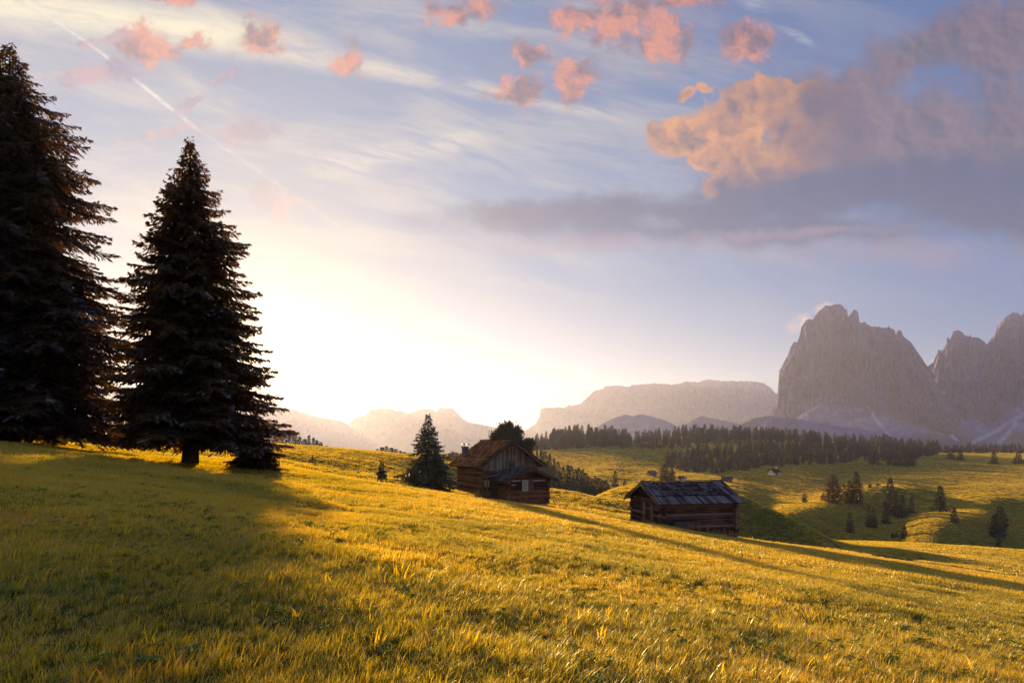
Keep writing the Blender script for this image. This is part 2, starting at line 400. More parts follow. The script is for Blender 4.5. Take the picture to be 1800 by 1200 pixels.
def m_leaf(name, stops, trans=.45, tcol=None, gloss=.08, rough=.35, byobj=True):
    m, nt, o = newmat(name)
    r = attr(nt, 'rnd')
    if name == 'grass_blades': r = (r*.72 + attr(nt, 'tone', 'INSTANCER')*.34).cl()
    elif byobj:
        oi = nt.nodes.new('ShaderNodeObjectInfo'); r = (r*.7 + E(nt, oi.outputs['Random'])*.3)
    c = ramp(nt, r, stops)
    t = mixc(nt, 1.0, c, tcol or (1, 1, 1), 'MULTIPLY')
    d = bsdf(nt, 'Diffuse', Color=c); tr = bsdf(nt, 'Translucent', Color=t)
    s = mixs(nt, trans, d.outputs[0], tr.outputs[0])
    g = bsdf(nt, 'Glossy', Color=(.9, .9, .85), Roughness=rough)
    s = mixs(nt, gloss, s, g.outputs[0]); nt.links.new(s, o.inputs[0]); return m
def m_wood(name, dark, light, rough=.75, scale=(1, 1, 1), bstr=.5, rk=.5, grain=(3, 3, 40)):
    m, nt, o = newmat(name); co = objc(nt)
    mp = nt.nodes.new('ShaderNodeMapping'); mp.inputs['Scale'].default_value = grain; nt.links.new(co, mp.inputs[0])
    g = noise(nt, mp.outputs[0], 1.0, 6, .65, 1.0); r = attr(nt, 'rnd'); big = noise(nt, co, .9, 3, .5)
    f = (g*(1-rk) + r*rk + (big-.5)*.6).cl()
    c = mixc(nt, f.ss(.25, .8), dark, light)
    p = bsdf(nt, 'Principled', Base_Color=c, Roughness=rough, Specular_IOR_Level=.0, Normal=bump(nt, g, bstr, .02))
    nt.links.new(p.outputs[0], o.inputs[0]); return m
def m_plain(name, c, rough=.7, metal=0., var=.25, scale=4.):
    m, nt, o = newmat(name); co = objc(nt); n = noise(nt, co, scale, 5, .6)
    col = mixc(nt, n.ss(.3, .7), tuple(v*(1-var) for v in c), tuple(min(1, v*(1+var)) for v in c))
    p = bsdf(nt, 'Principled', Base_Color=col, Roughness=rough, Metallic=metal, Normal=bump(nt, n, .3, .01))
    nt.links.new(p.outputs[0], o.inputs[0]); return m

def m_ground():
    m, nt, o = newmat('meadow_ground'); co = objc(nt)
    big = noise(nt, co, .012, 4, .55); med = noise(nt, co, .09, 4, .6); fine = noise(nt, co, 2.2, 6, .7); vf = noise(nt, co, 9.0, 3, .7)
    mp = nt.nodes.new('ShaderNodeMapping'); mp.inputs['Rotation'].default_value = (0, 0, -SUN_AZ); mp.inputs['Scale'].default_value = (.12, .8, .5); nt.links.new(co, mp.inputs[0])
    strk = noise(nt, mp.outputs[0], 1.0, 6, .72, .5)
    dry = attr(nt, 'dry'); path = attr(nt, 'path'); near = attr(nt, 'near')
    g = mixc(nt, (big*.5+med*.5).ss(.35, .65), (.075, .066, .010), (.17, .115, .016))
    g = mixc(nt, (dry+(med-.5)*.4).cl(), g, (.16, .095, .022))
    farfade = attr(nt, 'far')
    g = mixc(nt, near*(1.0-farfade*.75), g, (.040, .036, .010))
    g = mixc(nt, (fine*.5+strk*.5).ss(.35, .65)*.75, g, (.015, .022, .004), 'MIX')
    g = mixc(nt, path, g, (.11, .07, .04))
    nrm = bump(nt, fine*.3+vf*.2+strk*.9, 1.0, .35)
    d = bsdf(nt, 'Diffuse', Color=g, Normal=nrm)
    sh = nt.nodes.new('ShaderNodeBsdfSheen'); sh.distribution = 'MICROFIBER' if hasattr(sh, 'distribution') else sh.distribution
    scol = mixc(nt, (big*.6+med*.4).ss(.38, .62), (.78, .62, .05), (.95, .60, .06))
    scol = mixc(nt, (dry+(med-.5)*.3).cl(), scol, (.95, .50, .12))
    scol = mixc(nt, (fine*.45+strk*.55).ss(.38, .62)*.85, scol, (.13, .15, .015))
    nt.links.new(scol, sh.inputs['Color']); sh.inputs['Roughness'].default_value = .45; nt.links.new(nrm, sh.inputs['Normal'])
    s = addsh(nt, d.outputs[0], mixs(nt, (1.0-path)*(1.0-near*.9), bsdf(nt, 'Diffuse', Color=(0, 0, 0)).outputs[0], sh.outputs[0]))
    nt.links.new(s, o.inputs[0]); return m
def m_rock():
    m, nt, o = newmat('dolomite_rock'); co = objc(nt)
    mp = nt.nodes.new('ShaderNodeMapping'); mp.inputs['Scale'].default_value = (1, 1, .25); nt.links.new(co, mp.inputs[0])
    a = noise(nt, mp.outputs[0], .012, 9, .68, .6)
    ml = nt.nodes.new('ShaderNodeMapping'); ml.inputs['Scale'].default_value = (.25, .25, 2.2); nt.links.new(co, ml.inputs[0])
    l = noise(nt, ml.outputs[0], .012, 6, .6, .8)
    sc_ = attr(nt, 'scree'); wd = attr(nt, 'woods')
    c = mixc(nt, (a*.65+l*.35).ss(.32, .68), (.048, .042, .082), (.084, .074, .128))
    c = mixc(nt, (sc_*noise(nt, co, .03, 5, .6).ss(.2, .7)*.8).cl(), c, (.26, .235, .26))
    c = mixc(nt, (wd*(a.ss(.25, .6)*.4+.6)).cl(), c, (.030, .040, .022))
    d = bsdf(nt, 'Diffuse', Color=c, Normal=bump(nt, a*.5+l*.5, .28, 20.))
    nt.links.new(d.outputs[0], o.inputs[0]); return m
M = {}
M['ground'] = m_ground(); M['rock'] = m_rock()
M['spruce'] = m_leaf('spruce_needles', [(0, (.040, .019, .006)), (.6, (.085, .042, .010)), (1, (.19, .090, .018))], .6, (1, .85, .5), .05)
M['midtree'] = m_leaf('conifer_needles', [(0, (.014, .019, .005)), (.6, (.036, .034, .008)), (1, (.12, .080, .016))], .4, (1, .9, .5), .04)
M['larch'] = m_leaf('larch_needles', [(0, (.03, .024, .006)), (.6, (.085, .052, .011)), (1, (.24, .13, .022))], .4, (1, .85, .5), .04)
M['grass'] = m_leaf('grass_blades', [(0, (.09, .095, .008)), (.25, (.21, .185, .010)), (.5, (.37, .275, .012)), (.86, (.55, .35, .020)), (.95, (.40, .20, .04)), (1, (.34, .07, .025))], .62, (1.4, 1.25, .3), .045, .38)
M['clover'] = m_leaf('clover_leaves', [(0, (.05, .10, .012)), (1, (.13, .17, .02))], .55, (1.3, 1.15, .4), .015)
M['bark'] = m_wood('bark', (.022, .015, .010), (.075, .050, .032), .9, grain=(6, 6, 2), bstr=1.)
M['log'] = m_wood('weathered_logs', (.06, .022, .010), (.27, .105, .045), .8, grain=(2, 14, 14))
M['barnlog'] = m_wood('dark_barn_logs', (.045, .020, .013), (.24, .125, .08), .8, grain=(2, 16, 16), rk=.6)
M['vboard'] = m_wood('grey_gable_boards', (.11, .07, .045), (.34, .23, .15), .8, grain=(16, 16, 1.2), rk=.35)
M['shingle'] = m_wood('brown_shingles', (.030, .013, .006), (.125, .055, .024), .75, grain=(10, 10, 3), rk=.75)
M['bshingle'] = m_wood('silver_barn_shingles', (.024, .017, .016), (.12, .088, .078), .85, grain=(10, 6, 6), rk=.6)
M['trimwood'] = m_wood('trim_boards', (.05, .032, .024), (.15, .095, .065), .7, grain=(4, 4, 4))
M['white'] = m_plain('pale_window_paint', (.5, .44, .34), .6, var=.12)
M['red'] = m_plain('red_shutter_paint', (.16, .022, .016), .6)
M['stone'] = m_plain('whitewashed_stone', (.42, .38, .36), .9, var=.4, scale=3)
M['iron'] = m_plain('stove_pipe_metal', (.05, .045, .045), .5, .6)
M['tin'] = m_plain('tin_cap', (.55, .55, .55), .35, .8)
M['masonry'] = m_plain('chimney_masonry', (.10, .065, .05), .9)
M['plaster'] = m_plain('pale_plaster', (.50, .40, .33), .8)
def m_glass():
    m, nt, o = newmat('window_glass')
    p = bsdf(nt, 'Principled', Base_Color=(.28, .25, .14), Roughness=.08); nt.links.new(p.outputs[0], o.inputs[0]); return m
M['glass'] = m_glass()

# ---------------------------------------------------------------- ground sheet
def segmask(px, py, line, w):
    d = np.full(px.shape, 1e9)
    for (a, b), (c, e) in zip(line[:-1], line[1:]):
        L2 = (c-a)**2+(e-b)**2; t = np.clip(((px-a)*(c-a)+(py-b)*(e-b))/L2, 0, 1)
        d = np.minimum(d, np.hypot(px-(a+t*(c-a)), py-(b+t*(e-b))))
    return 1-sst(d, w*.5, w*1.2)
def build_ground():
    th = np.concatenate([np.arange(-180, -54, 3.), np.arange(-54, 54, .1), np.arange(54, 180.1, 3.)])
    th = th[th <= 177.1] if th[-1] >= 180 else th
    r = np.concatenate([np.concatenate([[.02], np.linspace(.6, 12, 60)]), np.exp(np.linspace(math.log(12.3), math.log(1000), 400)), [1100, 1300, 1700, 2400, 3400, 5000]])
    TH, RR = np.meshgrid(np.radians(th), r, indexing='ij')
    X = RR*np.sin(TH); Y = RR*np.cos(TH); Z = H(X, Y)
    far = sst(RR, 1000, 1400); Z = Z*(1-far)+far*(-45.)
    nT, nR = TH.shape
    V = np.stack([X, Y, Z], -1).reshape(-1, 3); pass
    idx = np.arange(nT*nR).reshape(nT, nR); nx = np.roll(idx, -1, 0)
    Q = np.stack([idx[:, :-1], nx[:, :-1], nx[:, 1:], idx[:, 1:]], -1).reshape(-1, 4)[:, ::-1]
    me = npmesh('ground', V, Q, True)
    px = 900+F*X/np.maximum(Y, .1); py = YH-F*(Z-CZ)/np.maximum(Y, .1)
    fr = (Y > 1)
    path = segmask(px, py, [(1448, 944), (1462, 955), (1484, 968), (1530, 976)], 1.6)*fr*sst(Y, 60, 70)
    path = np.maximum(path, segmask(px, py, [(1530, 976), (1620, 989), (1700, 1000), (1800, 1016), (1900, 1030)], 1.6)*fr*sst(Y, 50, 55)*.8)
    dry = sst(fbm(X/70, Y/70, 3, 77), .08, .32)*sst(RR, 110, 180)*(1-sst(RR, 420, 600))*.8
    dry = np.maximum(dry, sst(px, 1520, 1600)*sst(py, 890, 905)*sst(Y, 150, 175)*.7)
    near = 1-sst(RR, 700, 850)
    def put(n, a): fattr(me, n, a.reshape(-1))
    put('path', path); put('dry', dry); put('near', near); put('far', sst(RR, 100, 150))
    link('ground', me, M['ground']); tag(bpy.data.objects['ground'], kind='structure')
build_ground()
# ---------------------------------------------------------------- mountains
def mountain(name, ridge, Yb, Yr, base_py, seed, label, cat='mountain', amp=60., talus=.32, scree=(), back=700., jag=.8, gul=9., step=1.0):
    rp = np.array(ridge, float); px = np.arange(rp[0, 0], rp[-1, 0]+.01, step)
    ry = np.interp(px, rp[:, 0], rp[:, 1]) + jag*2.0*fbm(px/3.3, px*0+seed, 3, seed)
    nt_ = 110; t = np.linspace(0, 1, nt_); P, T = np.meshgrid(px, t, indexing='ij'); RY = np.repeat(ry[:, None], nt_, 1)
    U = (P-900)/F
    zr = CZ+(YH-RY)/F*Yr; zb = CZ+(YH-base_py)/F*Yb
    # height and depth along the face: a scree apron, then the wall
    tn = np.clip(talus*(1+.55*fbm(P/60, P*0+3., 3, seed+9)), .05, .9)
    hh = np.where(T < tn, T/tn*tn*.75, 0); hh = np.where(T >= tn, tn*.75+(T-tn)/(1-tn)*(1-tn*.75), hh)
    gg = np.where(T < tn, T/tn*.62, .62+.38*(T-tn)/(1-tn))
    Y = Yb+(Yr-Yb)*gg; Z = zb+(zr-zb)*hh
    env = np.sin(np.pi*np.clip(T, 0, 1))**.5
    Pw = P+9*fbm(P/30, T*4, 2, seed+21)
    rid = (1-2*np.abs(fbm(Pw/gul, T*6.+seed, 5, seed+3, .6)))
    wall = sst(T, tn-.08, tn+.1)
    Y = Y - env*amp*(rid-.5)*(.35+.65*wall) - env*amp*1.6*fbm(P/(gul*5), T*2+5, 3, seed+5) - env*amp*.35*wall*fbm(P/40, T*22, 2, seed+8)
    nb = 10; tb = np.linspace(0, 1, nb+1)[1:]
    Pb, Tb = np.meshgrid(px, tb, indexing='ij')
    Yb2 = Yr+back*Tb; Zb2 = np.repeat(zr[:, -1:], nb, 1)*(1-Tb**1.3*1.15)
    Xb = (Pb-900)/F*Yb2
    X = U*Y
    V = np.stack([np.hstack([X, Xb]), np.hstack([Y, Yb2]), np.hstack([Z, Zb2])], -1)
    n, k = V.shape[:2]; idx = np.arange(n*k).reshape(n, k)
    Q = np.stack([idx[:-1, :-1], idx[1:, :-1], idx[1:, 1:], idx[:-1, 1:]], -1).reshape(-1, 4)
    Vf = V.reshape(-1, 3)
    me = npmesh(name, Vf, Q, False)
    ppx = 900+F*V[..., 0]/V[..., 1]; ppy = YH-F*(V[..., 2]-CZ)/V[..., 1]
    s = np.zeros(ppx.shape)
    for line, w in scree: s = np.maximum(s, segmask(ppx, ppy, line, w))
    full = np.hstack([wall, np.ones((n, nb))])
    s = np.maximum(s*.95, (1-full)*.35*sst(fbm(ppx/14, ppy/9, 3, seed+1), -.05, .25))
    w_ = (1-full)*sst(ppy + 26*fbm(ppx/35, ppy/20, 3, seed+2), base_py-38, base_py-12)*(s < .5)
    fattr(me, 'scree', s.reshape(-1)); fattr(me, 'woods', w_.reshape(-1))
    o = link(name, me, M['rock']); tag(o, label, cat, kind='structure'); return o
Z3 = lambda pts: [(1340+.3*a, 500+.3*b) for a, b in pts]
L1 = Z3([(0, 800), (20, 790), (60, 730), (90, 690), (88, 640), (78, 560), (100, 500), (150, 410), (165, 365), (185, 338), (205, 335), (215, 310), (230, 250), (260, 205), (275, 200), (295, 205), (310, 180), (340, 150), (375, 122), (400, 126), (420, 114), (450, 114), (470, 122), (485, 142), (492, 140), (505, 188), (515, 180), (530, 152), (545, 147), (557, 155), (566, 185), (568, 218), (590, 222), (597, 215), (612, 232), (640, 245), (700, 250), (736, 254), (741, 240), (748, 256), (775, 265), (784, 297), (790, 275), (805, 268), (817, 276), (825, 300), (850, 322), (870, 335), (900, 380), (940, 440), (965, 475), (1010, 560), (1080, 680), (1180, 800), (1300, 900), (1400, 980)])
L1 = [(min(p, 2100), q) for p, q in L1]
def mono(l):
    o = []; last = -1e9
    for p, q in l:
        p = max(p, last+.6); o.append((p, q)); last = p
    return o
mountain('mountain', mono(L1), 2150, 2700, 786, 3, 'massive pale lilac rock massif with a steep left wall and knobbly summit', amp=50, step=.8,
         scree=[([(1526, 715), (1538, 735), (1552, 752), (1568, 770)], 3.5), ([(1400, 735), (1425, 720), (1445, 709)], 3), ([(1385, 728), (1400, 740), (1410, 752)], 2.5)])
L2 = [(1560, 760), (1590, 720), (1615, 680), (1629, 645)] + Z3([(985, 468), (1005, 450), (1020, 410), (1030, 380), (1037, 378), (1045, 390), (1060, 375), (1075, 345), (1083, 303), (1092, 312), (1100, 325), (1108, 295), (1120, 275), (1145, 268), (1175, 282), (1188, 300), (1196, 292), (1204, 308), (1216, 295), (1226, 310), (1270, 310), (1300, 335), (1315, 355), (1340, 318), (1362, 296), (1368, 262), (1380, 238), (1400, 215), (1430, 185), (1465, 163), (1500, 168), (1520, 182), (1533, 160), (1560, 170), (1620, 150), (1720, 190), (1860, 330), (2100, 450), (2500, 520), (3000, 800)])
mountain('mountain', mono(L2), 2300, 3000, 786, 8, 'dark violet serrated rock peaks at the right end of the range', amp=60, step=.9,
         scree=[([(1622, 702), (1645, 727), (1662, 748), (1676, 768), (1684, 776)], 4), ([(1712, 776), (1752, 757), (1790, 733), (1830, 710)], 5), ([(1757, 776), (1772, 762), (1785, 745)], 5), ([(1640, 696), (1660, 690)], 3)])
Z4 = lambda pts: [(900+.2778*a, 620+.2778*b) for a, b in pts]
L3 = [(880, 775)] + Z4([(80, 490), (100, 480), (150, 450), (175, 408), (181, 352), (200, 348), (330, 345), (362, 328), (382, 332), (440, 320), (455, 300), (490, 270), (520, 240), (580, 226), (590, 212), (675, 204), (745, 216), (752, 202), (870, 196), (885, 190), (975, 198), (1010, 202), (1080, 190), (1105, 180), (1180, 187), (1240, 168), (1330, 177), (1550, 180), (1600, 195), (1640, 225), (1665, 252), (1750, 280), (2000, 330), (2500, 440)])
mountain('mountain', mono(L3), 5000, 5600, 800, 14, 'long flat topped tableland fading in bright haze at the centre', amp=80, talus=.5, back=500)
Z6 = lambda pts: [(480+.2667*a, 640+.2667*b) for a, b in pts]
L4 = [(380, 760), (540, 752), (600, 748)] + Z6([(500, 392), (545, 350), (612, 333), (645, 298), (690, 292), (785, 291), (800, 306), (850, 306), (880, 323), (900, 320), (1000, 290), (1050, 296), (1075, 314), (1090, 295), (1112, 280), (1135, 292), (1160, 284), (1185, 290), (1210, 315), (1250, 360), (1300, 385), (1400, 402), (1480, 418), (1560, 440), (1650, 490), (1900, 560)])
mountain('mountain', mono(L4), 5000, 5500, 800, 21, 'faint hazy mountain crest left of the small spruce and house', amp=60, talus=.5, back=500)
L5 = [(-900, 690), (-500, 660), (-200, 690), (100, 680), (300, 700), (420, 708)] + Z6([(60, 285), (110, 290), (200, 320), (300, 345), (450, 374), (490, 392), (510, 415), (620, 450), (760, 540)])
mountain('mountain', mono(L5), 4200, 4800, 800, 27, 'smooth sloping ridge almost lost in the glare beside the sun', amp=40, talus=.6, back=500)
L6 = Z4([(480, 500), (560, 455), (600, 432), (640, 415), (712, 391), (735, 395), (770, 400), (810, 386), (880, 400), (940, 418), (1000, 440), (1080, 490)])
mountain('hill', mono(L6), 2200, 2500, 792, 33, 'rounded blue grey hill behind the gap between the ridge woods', 'hill', amp=25, talus=.9, back=300, jag=.5)
L7 = Z4([(1060, 480), (1130, 430), (1192, 397), (1300, 420), (1400, 440), (1480, 462), (1560, 500)])
mountain('hill', mono(L7), 2300, 2600, 792, 36, 'small grey pointed hill behind the middle of the ridge wood', 'hill', amp=20, talus=.9, back=300, jag=.4)
L8 = Z4([(1380, 490), (1440, 460), (1530, 415), (1600, 399), (1700, 400), (1800, 430), (1900, 500)])
mountain('hill', mono(L8), 1950, 2080, 792, 39, 'low rounded hill at the left foot of the rock massif', 'hill', amp=15, talus=.9, back=40, jag=.5)
L9 = [(1320, 765), (1345, 742), (1362, 735), (1385, 734), (1410, 738), (1450, 746), (1500, 752), (1550, 760), (1580, 772)]
mountain('hill', L9, 1700, 1850, 792, 44, 'dark low wooded knoll in front of the rock massif', 'hill', amp=12, talus=.95, back=60, jag=.8)

# ---------------------------------------------------------------- trees
class Leafs:
    """collects sprigs as triangles with a tone each"""
    def __init__(s): s.V = []; s.A = []
    def tri(s, a, b, c, t): s.V += [a, b, c]; s.A += [t, t, t]
    def mesh(s, name):
        V = np.array(s.V); n = len(V)//3
        me = npmesh(name, V, np.arange(n*3).reshape(n, 3)); fattr(me, 'rnd', s.A); return me
def spruce(name, Hh, prof, nbr, tw, seed, tr, sprig=1.0, base=.05, small=True, extra_tops=(), droop=.30, one_side=None):
    """returns (trunk mesh, crown mesh). prof: list of (height fraction, radius)"""
    rg = random.Random(seed); L = Leafs(); T = MB()
    ph = [p[0] for p in prof]; pr = [p[1] for p in prof]
    lean = [(0, 0, -1.0), (0, 0, 0)] + [(.04*math.sin(i*1.7)*tr*3, .04*math.cos(i*2.1)*tr*3, Hh*i/8) for i in range(1, 9)]
    T.tube(lean, [tr*1.75, tr*1.3]+[tr*(1-.97*i/8)+.008 for i in range(1, 9)], 9, wob=.08)
    for (dx, dy, z0, z1) in extra_tops:
        T.tube([(dx*.3, dy*.3, z0-1), (dx, dy, z0), (dx*1.05, dy, z1)], [.07, .05, .012], 6)
    def bough(ox, oy, h, az, Ln, up, th):
        ca, sa = math.cos(az), math.sin(az); ptsB = []
        nS = max(4, int(5*th+3)); dr = rg.uniform(.7, 1.3)
        def P(s):
            z = h + Ln*(up*s - droop*dr*s*s*1.0 + droop*.75*dr*max(0, s-.55)**2*3.2)
            b = .10*Ln*math.sin(s*3+az*5)*.5
            return (ox+ca*Ln*s - sa*b, oy+sa*Ln*s + ca*b, z)
        if Ln > .35: T.tube([P(i/nS) for i in range(nS+1)], [max(.006, .024*Ln**.8*(1-.93*i/nS)) for i in range(nS+1)], 4 if small else 3, cap=False)
        n = max(3, int(tw*Ln))
        for i in range(n):
            s = .10+.90*((i+rg.random())/n)**.8; px, py, pz = P(s)
            side = -1 if i % 2 else 1
            sp = az + side*rg.uniform(.35, 1.15)*(1 if s < .93 else .35)
            tl = (.34*Ln*(1-s)**.75*rg.uniform(.6, 1.15) + .16*sprig*rg.uniform(.7, 1.4))
            hang = rg.uniform(-.75, .02) if s < .85 else rg.uniform(-.3, .35)
            dx, dy, dz = math.cos(sp)*tl, math.sin(sp)*tl, hang*tl*.8
            tone = min(1, max(0, .35*s + rg.uniform(-.05, .5)))
            nn = math.hypot(dx, dy)+1e-6; wx, wy = -dy/nn, dx/nn
            # needled shoots along the twig
            m = max(2, int(tl/(.13*sprig))); 
            for j in range(m):
                f0 = j/m; f1 = min(1.12, (j+1.9)/m)
                a = rg.uniform(-.75, .75); ww = .05*sprig*rg.uniform(.7, 1.5)
                ax, ay, az_ = px+dx*f0, py+dy*f0, pz+dz*f0 - .1*tl*f0*f0
                bx, by, bz = px+dx*f1+wx*a*tl*.28, py+dy*f1+wy*a*tl*.28, pz+dz*f1-.1*tl*f1*f1+rg.uniform(-.09, .06)*sprig
                vz = rg.uniform(-.9, .9)
                mx_, my_, mz_ = (ax+bx)/2, (ay+by)/2, (az_+bz)/2
                L.tri((ax, ay, az_), (mx_+wx*ww, my_+wy*ww, mz_+vz*ww), (bx, by, bz), tone)
                L.tri((ax, ay, az_), (bx, by, bz), (mx_-wx*ww*.8, my_-wy*ww*.8, mz_-vz*ww-.02*sprig), tone)
                if rg.random() < .55:
                    e = (bx+rg.uniform(-.1, .1)*sprig, by+rg.uniform(-.1, .1)*sprig, mz_-rg.uniform(.06, .2)*sprig)
                    L.tri((ax, ay, az_), (mx_+wx*.03*sprig, my_+wy*.03*sprig, mz_), e, tone)
    for i in range(nbr):
        q = (i+rg.random())/nbr; f = base+(1-base)*(1-(1-q)**1.0)
        f = min(f, .995)
        Ln = np.interp(f, ph, pr)*rg.choice([.5, .72, .86, .95, 1.0, 1.12])*rg.uniform(.84, 1.1)
        az = i*2.39996+rg.uniform(-.4, .4)
        if one_side is not None: Ln *= 1+one_side[1]*math.cos(az-one_side[0])
        up = -.10+.95*max(0, f-.45)**1.3
        bough(0, 0, f*Hh, az, Ln, up, 1.0 if small else .3)
    for (dx, dy, z0, z1) in extra_tops:
        for i in range(int((z1-z0)*9)):
            f = i/((z1-z0)*9); bough(dx, dy, z0+(z1-z0)*f, i*2.4, .75*(1-f)**.9+.12, .35, .4)
    # leader shoots
    for k in range(5 if small else 2): bough(0, 0, Hh*(.985+.004*k), k*1.3, .12+.02*k, 1.6, .3)
    me = L.mesh(name+'_crown')
    tm = bpy.data.meshes.new(name+'_trunk'); tm.from_pydata(T.v, [], T.f); tm.update(); fattr(tm, 'rnd', T.a)
    return tm, me
def tree_obj(name, meshes, mat, loc, rz, sc3, label, cat, group=None):
    o = link(name, None, loc=loc, rz=rz); o.scale = sc3; tag(o, label, cat, group)
    t = link('trunk', meshes[0], M['bark'], o); c = link('crown', meshes[1], mat, o); return o
# the two great spruces on the crest
def gz(x, y): return H1(x, y)
t2y = 31.5; t2x = (334-900)/F*t2y
A = spruce('big_spruce', 17.9, [(0, 3.3), (.05, 4.1), (.15, 4.5), (.3, 4.1), (.42, 3.75), (.55, 3.1), (.68, 2.6), (.8, 1.65), (.9, .8), (.96, .35), (1, .08)], 540, 18, 5, .36, droop=.2, one_side=(-.3, .10),
           base=.09, extra_tops=[(-.75, .2, 14.0, 16.4)])
tree_obj('spruce_tree', A, M['spruce'], (t2x, t2y, gz(t2x, t2y)-.05), .4, (1, 1, 1), 'tall dark spruce backlit by the sun, its trunk base standing clear on the crest', 'tree')
t1y = 33.5; t1x = (16-900)/F*t1y
B = spruce('big_spruce', 23.4, [(0, 4.5), (.06, 6.6), (.15, 7.2), (.3, 6.9), (.42, 6.2), (.55, 5.0), (.68, 4.5), (.78, 3.9), (.88, 2.1), (.95, .95), (1, .15)], 620, 14, 9, .42, droop=.22,
           base=.055, extra_tops=[(.9, 0, 20.2, 22.2)])
tree_obj('spruce_tree', B, M['spruce'], (t1x, t1y, gz(t1x, t1y)-.05), 1.9, (1, 1, 1), 'tallest dark spruce, at the left edge and cut by the frame', 'tree')
BU = spruce('young_spruce', 3.3, [(0, 1.75), (.12, 1.9), (.3, 1.6), (.55, 1.05), (.8, .5), (1, .06)], 150, 18, 77, .09, base=.02, sprig=1.0, droop=.25)
by_ = 33.5; bx_ = (446-900)/F*by_
tree_obj('young_spruce', BU, M['spruce'], (bx_, by_, gz(bx_, by_)-.1), .9, (1, 1, 1), 'low bushy young spruce at the right foot of the trunk of the backlit spruce', 'tree')
# the small spruce beside the house
C3 = spruce('meadow_spruce', 7.2, [(0, 3.0), (.08, 3.3), (.2, 3.0), (.4, 2.4), (.6, 1.7), (.8, .85), (.93, .35), (1, .06)], 170, 12, 21, .15, base=.03, sprig=1.25, droop=.22)
cy = 56.; cx = (753-900)/F*cy
tree_obj('spruce_tree', C3, M['midtree'], (cx, cy, gz(cx, cy)-.1), .2, (1, 1, 1), 'small symmetrical spruce standing just left of the house', 'tree')
# staked sapling and the bare stakes
def stakes(px, Y, h, lab, sap):
    x = (px-900)/F*Y; z = gz(x, Y); o = link('staked_sapling' if sap else 'stake_tripod', None, loc=(x, Y, z)); tag(o, lab, 'sapling' if sap else 'stakes')
    for k in range(4):
        a = k*1.57+.5; m = MB(); m.tube([(math.cos(a)*.48, math.sin(a)*.48, -.15), (math.cos(a)*.1, math.sin(a)*.1, h*.62)], [.045, .04], 6); m.build('stake', M['trimwood'], o)
    if sap:
        T, C = spruce('sapling', h, [(0, .25), (.35, .42), (.6, .35), (.85, .15), (1, .04)], 60, 26, 5, .03, base=.3, sprig=.75)
        link('trunk', T, M['bark'], o); link('crown', C, M['midtree'], o)
    else:
        m = MB(); m.tube([(.0, 0, -.1), (.02, 0, h*.75)], [.12, .07], 7); m.box(-.4, .4, -.03, .03, h*.3, h*.36); m.build('cross_rail', M['trimwood'], o)
stakes(671, 47, 1.75, 'little spruce sapling held between leaning stakes left of the small spruce', True)
stakes(549, 62, 1.15, 'low tripod of wooden stakes in the bright meadow below the sun', False)
# round stone pine behind the house
def roundtree(seed, rx, rz_, h0, n, sprig=.35):
    rg = random.Random(seed); L = Leafs(); T = MB(); T.tube([(0, 0, -1), (0, 0, h0+rz_*.6), (0.1, 0, h0+rz_*1.2)], [.3, .2, .05], 8)
    cl = []
    for i in range(110):
        t = rg.uniform(0, 6.283); c = rg.uniform(-.75, 1); s = math.sqrt(1-c*c); k = rg.choice([.62, .78, .86, .96])
        cl.append((math.cos(t)*s*rx*k, math.sin(t)*s*rx*k, h0+rz_+c*rz_*k, rg.uniform(.35, .7)))
    for k in range(14): T.tube([(0, 0, h0+k*.15), cl[k*7][:3]], [.08, .02], 5)
    for i in range(n):
        x, y, z, r = cl[i % len(cl)]; a, b, c = (rg.gauss(0, r*.42) for _ in range(3))
        p = (x+a, y+b, z+c); o = (p[0]+rg.uniform(-.1, .1), p[1]+rg.uniform(-.1, .1), p[2]+rg.uniform(.6, 1.2)*sprig); w = rg.uniform(0, 6.28); ww = .055*rg.uniform(.8, 1.6)
        q = (p[0]+math.cos(w)*ww, p[1]+math.sin(w)*ww, p[2]+.1); tn = rg.random()*.8
        L.tri(p, q, o, tn); L.tri(p, o, (2*p[0]-q[0], 2*p[1]-q[1], p[2]+.12), tn)
    tm = bpy.data.meshes.new('pine_trunk'); tm.from_pydata(T.v, [], T.f); fattr(tm, 'rnd', T.a)
    return tm, L.mesh('pine_crown')
RT = roundtree(4, 2.75, 3.6, 1.0, 24000)
ry_ = 77.; rx_ = (899-900)/F*ry_
tree_obj('pine_tree', RT, M['midtree'], (rx_, ry_, CZ+(YH-744)/F*ry_-8.75), 0, (1.12, 1.12, 1.05), 'dense round topped pine rising directly behind the house roof', 'tree')

# ---- the far conifers: variants shared as mesh data
VAR = {}
def V_(k, *a, **kw):
    VAR[k] = spruce('far_conifer', *a, **kw)
V_('cone1', 12, [(0, 2.2), (.08, 2.7), (.3, 2.2), (.6, 1.35), (.85, .55), (1, .08)], 95, 3.2, 51, .2, sprig=3.6, small=False, droop=.2)
V_('cone2', 12, [(0, 1.8), (.1, 2.3), (.3, 2.1), (.5, 1.4), (.75, .9), (.9, .4), (1, .06)], 90, 3.4, 52, .2, sprig=3.6, small=False, droop=.25)
V_('slim', 12, [(0, 1.1), (.1, 1.6), (.35, 1.75), (.6, 1.5), (.82, 1.0), (.94, .5), (1, .15)], 95, 4.5, 53, .2, sprig=3.2, small=False, droop=.15)
V_('broad', 12, [(0, 1.6), (.12, 3.0), (.3, 3.6), (.5, 3.2), (.7, 2.3), (.88, 1.2), (1, .3)], 125, 3.0, 54, .25, sprig=3.8, small=False, droop=.1)
